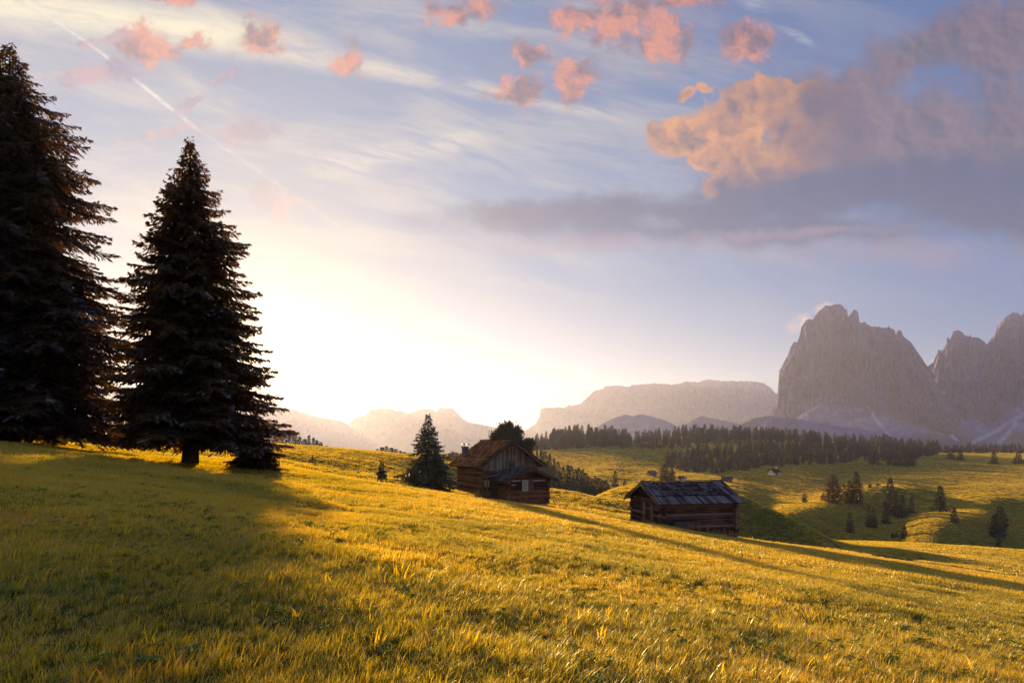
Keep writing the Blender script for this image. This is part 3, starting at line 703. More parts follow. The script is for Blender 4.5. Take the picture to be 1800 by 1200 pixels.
V_('tip', 12, [(0, 1.5), (.1, 2.0), (.4, 1.55), (.7, .85), (.9, .35), (1, .05)], 55, 3.2, 55, .2, sprig=5., small=False, droop=.2)
def far_tree(px, top, base, kind, label, width=None, mat='midtree', y0=130., group='single conifers on the far pasture', Y=None):
    if Y is None: p = on_ground(px, base, y0)
    else:
        x = (px-900)/F*Y; p = Vector((x, Y, H1(x, Y)))
    h = (base-top)/F*p.y if Y is None else (YH-top)/F*Y+CZ-p.z
    s = h/12; wk = {'cone1': 2.5, 'cone2': 2.2, 'slim': 1.7, 'broad': 3.4, 'tip': 1.8}[kind]
    sw = s if width is None else (width/2/F*p.y)/wk
    return tree_obj('conifer_tree', VAR[kind], M[mat], p-Vector((0, 0, .1)), random.uniform(0, 6.28), (sw, sw, s*1.02), label, 'tree', group)
G1 = 'conifers on the near side pasture knoll'
for a in [(1464, 834, 884, 'broad', 'broad shaggy larch at the left of the pasture knoll group', 30, 'larch'),
          (1484, 851, 880, 'cone2', 'short dark conifer squeezed between the shaggy larch and the knoll pair', 13),
          (1494, 845, 884, 'slim', 'conifer leaning close against the tallest columnar tree on the knoll', 16),
          (1506, 830, 884, 'slim', 'tallest columnar conifer at the right of the pasture knoll group', 17),
          (1414, 867, 883, 'slim', 'little columnar tree alone on the sunlit rim left of the knoll group', 9),
          (1447, 866, 879, 'slim', 'small bushy conifer at the left foot of the shaggy larch', 8),
          (1529, 850, 857, 'broad', 'tiny round bush on the bright crest right of the knoll group', 8),
          (1543, 849, 853, 'broad', 'flat low bush on the bright crest, farther right than the tiny round one', 9, 'larch'),
          (1565, 840, 892, 'cone1', 'tall pointed spruce leading the row that runs down into the hollow', 24),
          (1574, 862, 905, 'cone2', 'spruce just below the tall pointed one in the hollow row', 20),
          (1586, 870, 909, 'cone1', 'spruce in the middle of the hollow row, two below the pointed one', 22),
          (1602, 873, 902, 'cone1', 'right end spruce of the hollow row', 14),
          (1557, 888, 920, 'cone2', 'dim conifer low in the shaded hollow beneath the pointed spruce', 16, 'larch'),
          (1527, 890, 926, 'slim', 'left one of two conifers side by side in the shaded bowl', 11, 'larch'),
          (1536, 894, 927, 'cone2', 'right one of two conifers side by side in the shaded bowl', 14, 'larch'),
          (1494, 901, 935, 'slim', 'lone slender conifer in the shaded bowl, nearest its left side', 12, 'larch'),
          (1653, 854, 899, 'cone1', 'stout isolated spruce in the middle of the right pasture', 26),
          (1677, 892, 918, 'cone1', 'small spruce on the orange spur below the stout isolated one', 17),
          (1758, 889, 943, 'slim', 'tall narrow conifer at the right with a ragged outline', 20),
          (1748, 904, 944, 'cone2', 'darker conifer tucked against the left of the tall narrow one', 20),
          (1755, 943, 963, 'cone1', 'small conifer at the foot of the narrow pair', 12),
          (1589, 922, 944, 'cone1', 'dark little spruce on the tan spur by two tiny saplings', 15),
          (1576, 934, 944, 'cone2', 'sapling beside the dark little spruce on the tan spur', 7),
          (1569, 935, 945, 'broad', 'outermost left sapling on the tan spur', 6, 'larch')]:
    far_tree(a[0], a[1], a[2], a[3], a[4], a[5], a[6] if len(a) > 6 else 'midtree', 150., G1)
for a in [(1671, 788, 806, 'cone1', 'dark tree on the upper right pasture, left of a twin pair', 16), (1688, 788, 809, 'cone1', 'lighter tree on the upper right pasture, right of the twin pair', 13, 'larch'),
          (1747, 794, 815, 'cone1', 'cone shaped spruce alone in the upper right pasture', 15), (1790, 793, 815, 'cone2', 'upper pasture spruce nearest the right edge', 16),
          (1537, 784, 816, 'cone1', 'larger spruce standing forward of the wood edge', 18), (1564, 794, 817, 'cone2', 'slim spruce between the forward one and the four in a clump', 10),
          (1577, 787, 818, 'cone1', 'first tree of the clump of four below the wood', 14), (1586, 784, 819, 'cone2', 'second tree of the clump of four below the wood', 14),
          (1596, 785, 819, 'cone1', 'third tree of the clump of four below the wood', 13), (1604, 789, 819, 'slim', 'last tree of the clump of four below the wood', 11),
          (1081, 827, 856, 'cone1', 'spruce standing alone behind the lit mound left of the barn', 15), (1098, 841, 857, 'cone1', 'short spruce right of the lone one left of the barn', 11),
          (1181, 822, 845, 'broad', 'darker half of the round pair above the barn roof', 14), (1168, 815, 845, 'broad', 'golden brown half of the round pair above the barn roof', 22, 'larch'),
          (1151, 829, 838, 'broad', 'small bush at the right end of the far hut above the barn', 6)]:
    far_tree(a[0], a[1], a[2], a[3], a[4], a[5], a[6] if len(a) > 6 else 'midtree', 190., 'single conifers on the far pasture')
# ---- woods: the front trees as individuals, the mass behind as one
cnt = 0
wood_pts = []
def region(name, poly_top, poly_bot, n, hpx, y0, jit=.25, mats=('midtree',), kinds=('tip', 'cone2', 'slim')):
    """trees whose feet lie between two polylines in the picture"""
    tp = np.array(poly_top, float); bp = np.array(poly_bot, float); rg = random.Random(int(tp[0, 0])*7+n)
    for i in range(n):
        px = rg.uniform(tp[0, 0], tp[-1, 0]); a = np.interp(px, tp[:, 0], tp[:, 1]); b = np.interp(px, bp[:, 0], bp[:, 1])
        py = a+(b-a)*rg.random()
        p = on_ground(px, py, y0); h = hpx(px, py)*rg.choice([rg.uniform(1-jit, 1+jit), rg.uniform(.55, 1.0), rg.uniform(.9, 1.3)])/F*p.y
        wood_pts.append((b-py, p, h, rg.uniform(.85, 1.25), rg.choice(kinds), rg.choice(mats), name, rg.random()*6.28))
mx3 = ('midtree', 'midtree', 'larch')
region('crest', [(934, 782), (960, 773), (1010, 768), (1050, 767), (1085, 768), (1110, 776)], [(934, 794), (960, 792), (1010, 788), (1060, 786), (1111, 788)], 330, lambda x, y: np.interp(x, [934, 960, 1010, 1095, 1112], [12, 17, 21, 20, 14]), 400., .22, mx3)
region('ridge', [(1116, 778), (1140, 768), (1200, 764), (1290, 766), (1400, 770), (1440, 771)], [(1116, 790), (1150, 792), (1200, 790), (1235, 780), (1290, 774), (1400, 777), (1440, 780)], 300, lambda x, y: 18+0*x, 450., .25, mx3)
region('slope', [(1172, 812), (1200, 800), (1250, 795), (1330, 800)], [(1172, 820), (1200, 829), (1260, 832), (1335, 824)], 170, lambda x, y: 19, 300., .25, mx3)
region('right', [(1300, 795), (1340, 788), (1400, 782), (1450, 778), (1550, 780), (1600, 788), (1650, 792)], [(1300, 820), (1340, 824), (1400, 818), (1480, 815), (1545, 812), (1600, 806), (1650, 800)], 420, lambda x, y: 19+0*x, 350., .25, mx3)
region('right_edge', [(1640, 794), (1720, 793), (1820, 794)], [(1640, 796), (1720, 796), (1820, 797)], 110, lambda x, y: 13, 500., .25, mx3, ('tip', 'cone2'))
# scattered trees in the clearing
region('clearing', [(1225, 782), (1300, 778)], [(1225, 796), (1300, 800)], 9, lambda x, y: 15, 400., .3, mx3)
wood_pts.sort(key=lambda w: w[0])
lab = {'crest': 'conifer in the front row of the small wood on the rounded crest', 'ridge': 'conifer in the front row of the long ridge wood',
       'slope': 'conifer at the lower edge of the wood above the lit strip', 'right': 'conifer at the lower edge of the large wood below the rock massif',
       'right_edge': 'conifer in the thin dark strip of wood at the right horizon', 'clearing': 'conifer scattered in the clearing between the two woods'}
NI = 190; front = wood_pts[:NI]; rest = wood_pts[NI:]
for d, p, h, w, kd, mt, nm, rz in front:
    tree_obj('conifer_tree', VAR[kd], M[mt], p-Vector((0, 0, .3)), rz, (h/12*w,)*2+(h/12,), lab[nm], 'tree', 'front trees of the %s wood' % nm.replace('_', ' '))
# rows with hidden feet: behind the left meadow rim, and the damp wood right of the house
rg = random.Random(3)
for px, top in [(484, 752), (492, 757), (500, 760), (507, 758), (513, 753), (520, 757), (527, 764), (536, 768), (543, 762), (551, 766), (557, 770), (564, 774), (574, 780), (589, 784),
                (664, 786), (672, 783), (680, 781), (688, 784), (696, 786), (704, 789), (710, 791), (718, 794), (790, 793), (797, 791), (804, 792), (812, 794)]:
    far_tree(px, top+3, 0, rg.choice(['cone1', 'cone2', 'tip']), 'conifer poking above the left meadow rim, feet hidden by it', rg.uniform(14, 19), 'larch' if px < 600 else 'midtree', Y=rg.uniform(165, 205), group='treetops above the left meadow rim')
for i, (px, top) in enumerate([(944, 794), (951, 792), (958, 794), (966, 798), (974, 806), (981, 811), (973, 818), (990, 820), (998, 817), (1003, 819), (1012, 825), (1018, 823), (1024, 825), (1029, 831), (1036, 838), (1041, 841), (1047, 838), (1053, 840), (1059, 843), (1064, 844), (1069, 849),
                               (948, 806), (960, 812), (968, 822), (984, 828), (995, 833), (1007, 838), (1020, 842), (1032, 850), (1044, 854), (1056, 858), (940, 812), (955, 826), (975, 838), (990, 846), (1006, 852)]):
    far_tree(px, top, 0, rg.choice(['cone1', 'cone2', 'slim']), 'conifer of the dim wood in the dip right of the house', rg.uniform(14, 20), rg.choice(['midtree', 'larch']), Y=rg.uniform(175, 235), group='conifers of the wood right of the house')
def wood_mass(pts):
    """one mesh of the trees behind the front rows"""
    Vs = []; As = []
    src = {k: (np.array([v.co for v in VAR[k][1].vertices]), np.array([a.value for a in VAR[k][1].attributes['rnd'].data])) for k in ('tip', 'cone2', 'slim')}
    for d, p, h, w, kd, mt, nm, rz in pts:
        V, A_ = src[kd]; s = h/12; c, n = math.cos(rz), math.sin(rz)
        Q = np.stack([(V[:, 0]*c-V[:, 1]*n)*s*w+p.x, (V[:, 0]*n+V[:, 1]*c)*s*w+p.y, V[:, 2]*s+p.z-.3], -1)
        Vs.append(Q); As.append(np.clip(A_*.75+random.random()*.35, 0, 1))
    V = np.vstack(Vs); n = len(V)//3
    me = npmesh('forest', V, np.arange(n*3).reshape(n, 3)); fattr(me, 'rnd', np.concatenate(As))
    tag(link('forest', me, M['forest']), 'mass of conifers behind the front rows of the woods on the ridge', 'forest', kind='stuff')
M['forest'] = m_leaf('forest_needles', [(0, (.013, .017, .005)), (.6, (.034, .031, .008)), (1, (.12, .078, .016))], .4, (1, .88, .5), .04, byobj=False)
wood_mass(rest)
# ---------------------------------------------------------------- timber helpers
def log_wall(mb, x0, x1, y0, y1, z0, z1, r=.13, ext=.22, seed=0, ext2=None):
    """stacked round logs between two corners, ends crossing the corners"""
    rg = random.Random(seed); L = math.hypot(x1-x0, y1-y0); dx, dy = (x1-x0)/L, (y1-y0)/L
    z = z0
    e2 = ext if ext2 is None else ext2
    while z < z1:
        rr = r*rg.uniform(.88, 1.1); a = ext*rg.uniform(.5, 1.2); b = e2*rg.uniform(.5, 1.2); n = 7
        pts = []
        for i in range(n):
            t = -a+(L+a+b)*i/(n-1)
            pts.append((x0+dx*t-dy*rg.uniform(-.012, .012), y0+dy*t+dx*rg.uniform(-.012, .012), z+rg.uniform(-.012, .012)))
        mb.tube(pts, rr, 8, val=rg.random(), wob=.05); z += r*1.86
def gable_logs(mb, x0, x1, y, z0, xm, zt, r=.13, seed=0):
    rg = random.Random(seed); z = z0
    while z < zt-.15:
        f = (z-z0)/(zt-z0); a = x0+(xm-x0)*f; b = x1+(xm-x1)*f
        mb.tube([(a, y, z), ((a+b)/2, y+rg.uniform(-.01, .01), z), (b, y, z)], r*rg.uniform(.9, 1.08), 8, val=rg.random(), wob=.05); z += r*1.86
def roof_slope(mb, eave, ridge, y0, y1, rows, wsh, th=.03, seed=0, lift=.06, rag=.04):
    """shingle courses on one slope; eave and ridge are (x, z); courses run from y0 to y1"""
    rg = random.Random(seed); ex, ez = eave; rx, rz = ridge; dx, dz = rx-ex, rz-ez; L = math.hypot(dx, dz); ux, uz = dx/L, dz/L
    nx, nz = -uz, ux
    if nz < 0: nx, nz = -nx, -nz
    for k in range(rows):
        s0 = L*k/rows - .05; s1 = min(L, L*(k+1)/rows + .10); y = y0+rg.uniform(-.05, .05)
        while y < y1:
            w = wsh*rg.uniform(.6, 1.5); ye = min(y+w, y1+rg.uniform(0, .05)); a = s0+rg.uniform(-rag, rag); l = lift+rg.uniform(0, .03)
            p = []
            for (s, off) in ((a, l), (s1, .006+k*.0006)):
                for yy in (y, ye-.008):
                    for t_ in (0, th):
                        o = off+t_+rg.uniform(0, .008); p.append((ex+ux*s+nx*o, yy, ez+uz*s+nz*o))
            mb.poly(p, [(0, 1, 3, 2), (4, 6, 7, 5), (0, 4, 5, 1), (2, 3, 7, 6), (1, 5, 7, 3), (0, 2, 6, 4)], rg.random()); y = ye
def slab(mb, pts2, y0, y1, th, val=.3):
    (x0, z0), (x1, z1) = pts2
    L = math.hypot(x1-x0, z1-z0); nx, nz = -(z1-z0)/L, (x1-x0)/L
    if nz < 0: nx, nz = -nx, -nz
    P = [(x0, z0), (x1, z1), (x1-nx*th, z1-nz*th), (x0-nx*th, z0-nz*th)]
    p = [(a, y0, b) for a, b in P]+[(a, y1, b) for a, b in P]
    mb.poly(p, [(0, 1, 2, 3), (7, 6, 5, 4), (0, 4, 5, 1), (1, 5, 6, 2), (2, 6, 7, 3), (3, 7, 4, 0)], val)

# ---------------------------------------------------------------- the alpine house
def house():
    th = R(25); hx, hy = -3.06, 60.
    o = link('timber_house', None, loc=(hx, hy, 0), rz=th)
    tag(o, 'old brown timber chalet with a shingled gable roof and a lower log annex in front', 'house')
    W, L = 6.2, 7.6; zb = -5.3; ze = .46; zr = 2.62; xm = W/2
    sl_ = (zr-ze)/xm
    # masonry base and main log walls
    m = MB(); m.box(.05, W-.05, .05, L-.05, zb, -3.75, val=.5); m.build('foundation', M['stone'], o)
    m = MB(); log_wall(m, 0, 0, 0, L, -3.7, ze+.1, .15, .06, 1, .2); m.build('side_wall', M['log'], o)
    m = MB(); log_wall(m, 0, W, 0, 0, -3.7, -.1, .15, .12, 2); m.build('front_wall', M['log'], o)
    m = MB(); log_wall(m, W, W, 0, L, -3.7, ze+.1, .15, .2, 3); log_wall(m, 0, W, L, L, -3.7, ze+.1, .15, .2, 4); gable_logs(m, 0, W, L, ze, xm, zr, .15, 5); m.build('rear_wall', M['log'], o)
    # vertical boarding of the gable: boards with battens
    m = MB(); x = .12; rg = random.Random(8)
    while x < W-.05:
        w = rg.uniform(.13, .2); xe = min(x+w, W-.05); top = min(ze+sl_*min(x, W-x), ze+sl_*min(xe, W-xe))+.02; dy = rg.uniform(0, .025)
        m.box(x, xe-.015, -.17-dy, -.12, -.62+rg.uniform(-.08, .08), max(.2, top), val=rg.random()); x = xe
    m.build('gable_boards', M['vboard'], o)
    # roof
    yf, yb = -.95, L+.7; ov = 1.0; oz = ze-sl_*ov
    m = MB(); slab(m, [(-ov, oz), (xm, zr)], yf, yb, .10); slab(m, [(W+ov, oz), (xm, zr)], yf, yb, .10); r_ = m.build('roof', M['trimwood'], o)
    m = MB(); roof_slope(m, (-ov-.06, oz), (xm, zr+.02), yf-.04, yb+.04, 15, .26, .03, 11, .05, .05)
    roof_slope(m, (W+ov+.06, oz), (xm, zr+.02), yf-.04, yb+.04, 15, .26, .03, 12, .05, .05); m.build('shingles', M['shingle'], r_)
    m = MB(); m.box(xm-.14, xm+.12, yf-.1, yb+.15, zr+.08, zr+.17); m.tube([(xm, yf-.1, zr+.12), (xm-.02, L/2, zr+.16), (xm, yb+.25, zr+.13)], .07, 6); m.build('ridge_board', M['shingle'], r_)
    for s in (0, 1):
        a = [(-ov-.03, oz-.07), (xm+.02, zr-.02)] if s == 0 else [(W+ov+.03, oz-.07), (xm-.02, zr-.02)]
        m = MB(); slab(m, a, yf-.09, yf-.045, .26, .2+s*.2); m.build('bargeboard', M['trimwood'], r_)
    m = MB()
    for s, x_ in ((0, -.35), (0, 1.2), (1, W+.35), (1, W-1.2), (0, xm)):
        z_ = ze+sl_*min(x_, W-x_)-.28; m.tube([(x_, yf+.05, z_), (x_, .1, z_)], .09, 6)
    m.build('purlin', M['trimwood'], r_)
    # main chimney with a bent tin cap, far along the left slope
    x_, y_ = .35, 6.3; z_ = ze+sl_*x_; c = None
    m = MB(); m.box(x_-.32, x_+.28, y_-.3, y_+.3, z_-.2, z_+1.18); c = m.build('chimney', M['masonry'], r_)
    m = MB(); m.box(x_-.38, x_+.34, y_-.36, y_+.36, z_+1.18, z_+1.26); m.build('chimney_collar', M['masonry'], c)
    m = MB(); n = 6
    for s in (-1, 1):
        P = []
        for i in range(n+1):
            t = i/n; P += [(x_+s*(.04+.42*t), y_-.3, z_+1.42+.22*math.sin(t*2.6)-.05*t), (x_+s*(.04+.42*t), y_+.3, z_+1.42+.22*math.sin(t*2.6)-.05*t)]
        P2 = [(a, b, c_+.02) for a, b, c_ in P]
        m.poly(P+P2, [(2*i, 2*i+1, 2*i+3, 2*i+2) for i in range(n)]+[(2*n+2+2*i, 2*n+2+2*i+2, 2*n+2+2*i+3, 2*n+2+2*i+1) for i in range(n)])
    for k in (-.25, .25): m.tube([(x_+k*.3, y_+k, z_+1.26), (x_+k*.3, y_+k, z_+1.5)], .015, 5)
    m.build('chimney_cap', M['tin'], c)
    # annex
    xa, xb = 1.8, 6.4; ya = -2.45; xc = (xa+xb)/2; azr = -.22; asl = .43; aze = azr-asl*(xc-xa)
    m = MB(); m.box(xa+.04, xb-.04, ya+.04, -.02, zb, -4.05, val=.5); m.build('annex_foundation', M['stone'], o)
    m = MB(); log_wall(m, xa, xb, ya, ya, -4.0, aze+.05, .13, .26, 21); gable_logs(m, xa, xb, ya, aze+.15, xc, azr-.05, .13, 22)
    log_wall(m, xb, xb, ya, 0, -4.0, aze+.05, .13, .26, 23); log_wall(m, xa, xa, ya, 0, -4.0, aze+.05, .13, .26, 24); m.build('annex_wall', M['log'], o)
    # pale chinking strips seen on the annex front
    m = MB()
    for (a, b, z) in [(xa+.35, xa+1.35, -1.62), (xa+.35, xa+.75, -2.05), (xa+2.75, xb-.3, -1.66)]: m.box(a, b, ya-.15, ya-.10, z-.045, z+.045)
    m.build('pale_plank', M['white'], o)
    ov2 = .9; ox0, ox1 = xa-ov2, xb+ov2; oze = azr-asl*(xc-ox0)
    m = MB(); slab(m, [(ox0, oze), (xc, azr)], ya-.7, -.05, .08); slab(m, [(ox1, oze), (xc, azr)], ya-.7, .3, .08); ar = m.build('annex_roof', M['trimwood'], o)
    m = MB(); roof_slope(m, (ox0-.04, oze), (xc, azr+.02), ya-.72, -.17, 10, .28, .025, 31); roof_slope(m, (ox1+.04, oze), (xc, azr+.02), ya-.72, .1, 10, .28, .025, 32); m.build('shingles', M['bshingle'], ar)
    for s in (0, 1):
        a = [(ox0-.03, oze-.05), (xc+.02, azr-.01)] if s == 0 else [(ox1+.03, oze-.05), (xc-.02, azr-.01)]
        m = MB(); slab(m, a, ya-.80, ya-.75, .22, .4); m.build('bargeboard', M['trimwood'], ar)
    # porch roof running left along the gable wall
    m = MB(); P = [(-.25, -1.15, -1.32), (xc-1.0, -1.15, -.62), (xc-.6, -.14, -.28), (-.15, -.14, -1.02)]
    P2 = [(a, b, c_-.07) for a, b, c_ in P]; m.poly(P+P2, [(0, 1, 2, 3), (7, 6, 5, 4), (0, 4, 5, 1), (1, 5, 6, 2), (2, 6, 7, 3), (3, 7, 4, 0)]); pr = m.build('porch_roof', M['trimwood'], o)
    m = MB(); rg = random.Random(5)
    for k in range(5):
        for j in range(9):
            f0, f1 = k/5, (k+1.25)/5; g0, g1 = j/9, (j+.96)/9
            def q(g, f, dz):
                f = min(f, 1); a = Vector(P[0]).lerp(Vector(P[1]), g); b = Vector(P[3]).lerp(Vector(P[2]), g); v = a.lerp(b, f); return (v.x, v.y, v.z+dz)
            d = .02+rg.uniform(0, .02); pp = [q(g0, f0, d+.03), q(g1, f0, d+.03), q(g1, f1, .015), q(g0, f1, .015)]; pp += [(a, b, c_+.025) for a, b, c_ in pp]
            m.poly(pp, [(4, 5, 6, 7), (0, 1, 5, 4), (1, 2, 6, 5), (3, 7, 6, 2), (0, 4, 7, 3)], rg.random())
    m.build('shingles', M['bshingle'], pr)
    m = MB(); m.tube([(.05, -1.05, -4.2), (.05, -1.05, -1.35)], .08, 7); m.build('porch_post', M['trimwood'], o)
    # door, small window and pipe in the porch
    m = MB(); m.box(.78, 1.62, -.24, -.17, -3.3, -1.55, val=.1); d = m.build('door', M['trimwood'], o)
    m = MB(); m.tube([(1.5, -.28, -2.4), (1.5, -.28, -2.25)], .02, 6); m.build('handle', M['iron'], d)
    def window(x0, x1, y, z0, z1, par):
        m = MB(); b = .085
        for (a, c_, e, g) in [(x0-b, x1+b, z1, z1+b), (x0-b, x1+b, z0-b, z0), (x0-b, x0, z0, z1), (x1, x1+b, z0, z1)]: m.box(a, c_, y-.09, y-.01, e, g)
        m.box((x0+x1)/2-.02, (x0+x1)/2+.02, y-.06, y-.03, z0, z1)
        w = m.build('window', M['white'], par); m = MB(); m.box(x0, x1, y-.03, y-.015, z0, z1); m.build('pane', M['glass'], w)
        m = MB(); m.box(x0-b-.04, x1+b+.04, y-.15, y-.09, z0-b-.03, z0-b); m.build('sill', M['white'], w); return w
    window(.22, .48, -.15, -2.15, -1.7, o)
    window(xa+1.62, xa+2.10, ya-.13, -2.55, -1.65, o)
    m = MB()
    for k in range(4): m.box(xa+2.24+k*.15, xa+2.24+k*.15+.14, ya-.19, ya-.14, -2.6, -1.6)
    m.box(xa+2.26, xa+2.82, ya-.22, ya-.19, -2.45, -2.38); m.box(xa+2.26, xa+2.82, ya-.22, ya-.19, -1.85, -1.78); m.build('shutter', M['red'], o)
    m = MB(); px_, py_ = 2.75, -1.35; m.box(px_-.22, px_+.22, py_-.2, py_+.2, -.95, .28, val=.3); st = m.build('stove_chimney', M['iron'], ar)
    m = MB(); m.poly([(px_-.3, py_-.3, .42), (px_+.3, py_-.3, .42), (px_+.3, py_+.3, .42), (px_-.3, py_+.3, .42), (px_, py_, .62)], [(0, 1, 4), (1, 2, 4), (2, 3, 4), (3, 0, 4), (3, 2, 1, 0)])
    for a in (-.18, .18):
        for b in (-.18, .18): m.tube([(px_+a, py_+b, .26), (px_+a, py_+b, .43)], .02, 5)
    m.build('chimney_cap', M['iron'], st)
    return o
house()
# ---------------------------------------------------------------- the hay barn
def barn():
    ph = R(12); bx, by = 10.62, 40.
    o = link('log_barn', None, loc=(bx, by, 0), rz=ph); tag(o, 'dark windowless log hay barn with a silvery shingled roof, right of the house', 'barn')
    L, D = 5.62, 5.0; zb = -5.6; ze = -2.02; sl_ = .44; zr = ze+sl_*D/2; r = .115
    m = MB(); log_wall(m, 0, L, 0, 0, zb, ze, r, .28, 41); m.build('front_wall', M['barnlog'], o)
    # left gable wall with the door gap filled by a door; x stays 0, depth runs along y
    m = MB(); log_wall(m, 0, 0, 0, D, zb+.1, ze, r, .28, 42); rg = random.Random(4); z = ze+.08
    while z < zr-.12:
        f = (z-ze)/(zr-ze); m.tube([(0, D/2*f, z), (0, D/2, z), (0, D-D/2*f, z)], r*rg.uniform(.9, 1.08), 8, val=rg.random(), wob=.05); z += r*1.86
    m.build('gable_wall', M['barnlog'], o)
    m = MB(); log_wall(m, L, L, 0, D, zb+.1, ze, r, .28, 43); log_wall(m, 0, L, D, D, zb, ze, r, .28, 44); z = ze+.08
    while z < zr-.12:
        f = (z-ze)/(zr-ze); m.tube([(L, D/2*f, z), (L, D-D/2*f, z)], r, 8); z += r*1.86
    m.build('rear_wall', M['barnlog'], o)
    m = MB()
    for k in range(6): m.box(-.20-.02*(k % 2), -.13, 1.35+k*.22, 1.35+k*.22+.21, -3.75, -2.35, val=rg.random())
    m.box(-.25, -.20, 1.4, 2.6, -2.75, -2.65); m.box(-.25, -.20, 1.4, 2.6, -3.4, -3.3); m.build('door', M['barnlog'], o)
    m = MB(); m.box(-.24, -.12, 1.22, 1.34, -3.8, -2.2); m.box(-.24, -.12, 2.68, 2.8, -3.8, -2.2); m.box(-.24, -.12, 1.22, 2.8, -2.34, -2.2); m.build('door_frame', M['barnlog'], o)
    # roof: rows across x, slopes along y -> build in a turned frame
    xo = .52; ov = .55; oz = ze-sl_*ov+.06; zr2 = zr+.06
    def turn(mb): mb.v = [(y, x, z) for x, y, z in mb.v]; mb.f = [f[::-1] for f in mb.f]; return mb
    m = MB(); slab(m, [(-ov, oz), (D/2, zr2)], -xo, L+xo, .07); slab(m, [(D+ov, oz), (D/2, zr2)], -xo, L+xo, .07); rf = turn(m).build('roof', M['trimwood'], o)
    Ls = math.hypot(D/2+ov, zr2-oz); at = lambda s: (-ov+(D/2+ov)*s, oz+(zr2-oz)*s)
    m = MB()
    # long boards along the eave and in a border down both ends, shingle courses between
    def boards(s0, s1, y0, y1, lift, seed, w=.2):
        rg = random.Random(seed); y = y0; a = at(s0); b = at(s1)
        ux, uz = (b[0]-a[0]), (b[1]-a[1]); l_ = math.hypot(ux, uz); nx, nz = -uz/l_, ux/l_
        while y < y1-.02:
            ye = min(y+w*rg.uniform(.7, 1.3), y1); e = rg.uniform(-.03, .03); dz = lift+rg.uniform(0, .02); P = []
            for (sx, off) in ((a[0]-ux/l_*(.03+e), dz), (b[0]+ux/l_*.05, dz*.6)):
                zz = a[1]+(sx-a[0])*uz/ux
                for yy in (y, ye-.01):
                    for t_ in (0, .03): P.append((sx+nx*(off+t_), yy, zz+nz*(off+t_)))
            m.poly(P, [(0, 1, 3, 2), (4, 6, 7, 5), (0, 4, 5, 1), (2, 3, 7, 6), (1, 5, 7, 3), (0, 2, 6, 4)], rg.random()); y = ye
    boards(-.02, .36, -xo-.02, L+xo+.02, .035, 51, .17)
    for (a, b) in ((-xo-.02, .22), (L-.45, L+xo+.02)):
        boards(.33, .72, a, b, .095, 52+int(a*3), .19); boards(.70, 1.0, a, b, .12, 57+int(b*3), .19)
    q0, q1 = at(.34), at(1.0); roof_slope(m, q0, (q1[0], q1[1]+.01), .2, L-.43, 9, .16, .05, 61, .10, .035)
    roof_slope(m, (D+ov+.04, oz), (D/2, zr2+.01), -xo-.02, L+xo+.02, 12, .2, .028, 62)
    turn(m).build('shingles', M['bshingle'], rf)
    m = MB(); m.box(-xo-.05, L+xo+.05, D/2-.12, D/2+.1, zr2+.10, zr2+.15); m.build('ridge_board', M['bshingle'], rf)
    for s in (0, 1):
        a = [(-ov-.03, oz-.05), (D/2, zr2-.03)] if s == 0 else [(D+ov+.03, oz-.05), (D/2, zr2-.03)]
        m = MB(); slab(m, a, -xo-.07, -xo-.025, .16, .6); turn(m).build('bargeboard', M['trimwood'], rf)
    m = MB()
    for y_ in (.05, D/2-.05, D-.05):
        z_ = ze+sl_*min(y_, D-y_)-.10; m.tube([(-xo+.02, y_, z_), (.2, y_, z_)], .09, 7)
    for k in range(7):
        y_ = -.3+k*.42; z_ = oz+sl_*(y_+ov)-.13; m.tube([(-xo-.10, y_, z_), (-xo+.1, y_, z_)], .045, 6)
    m.build('purlin', M['trimwood'], rf)
    c_, s_ = math.cos(ph), math.sin(ph)
    def wp(x, y): return bx+x*c_-y*s_, by+x*s_+y*c_
    # timber leaning along the front wall and planks stacked by the corner
    x_, y_ = wp(1.2, -.55); g = H1(x_, y_); t = link('hay_trough', None, loc=(x_, y_, g), rz=ph); tag(t, 'old wooden trough and beam lying against the long wall of the barn', 'trough')
    m = MB(); m.box(-.75, 1.0, -.1, .15, .62, .75); m.build('top_beam', M['bshingle'], t)
    m = MB(); m.box(-.72, .95, -.16, -.11, .2, .6); m.box(-.72, .95, .16, .2, .2, .6); m.box(-.72, .95, -.11, .16, .18, .24); m.build('trough_box', M['trimwood'], t)
    for k in (-.6, .8): m = MB(); m.box(k-.05, k+.05, -.08, .12, -.3, .18); m.build('leg', M['trimwood'], t)
    x_, y_ = wp(-.55, 1.35); g = H1(x_, y_); t = link('plank_stack', None, loc=(x_, y_, g), rz=ph); tag(t, 'short stack of reddish planks below the barn door', 'planks')
    for k in range(5):
        m = MB(); m.box(-.12+.03*k, .28-.02*k, -1.15+.1*k, 1.0-.05*k, .02+k*.075, .085+k*.075); m.build('plank', M['redplank'], t)
M['redplank'] = m_wood('reddish_planks', (.10, .035, .018), (.34, .14, .065), .8)
barn()
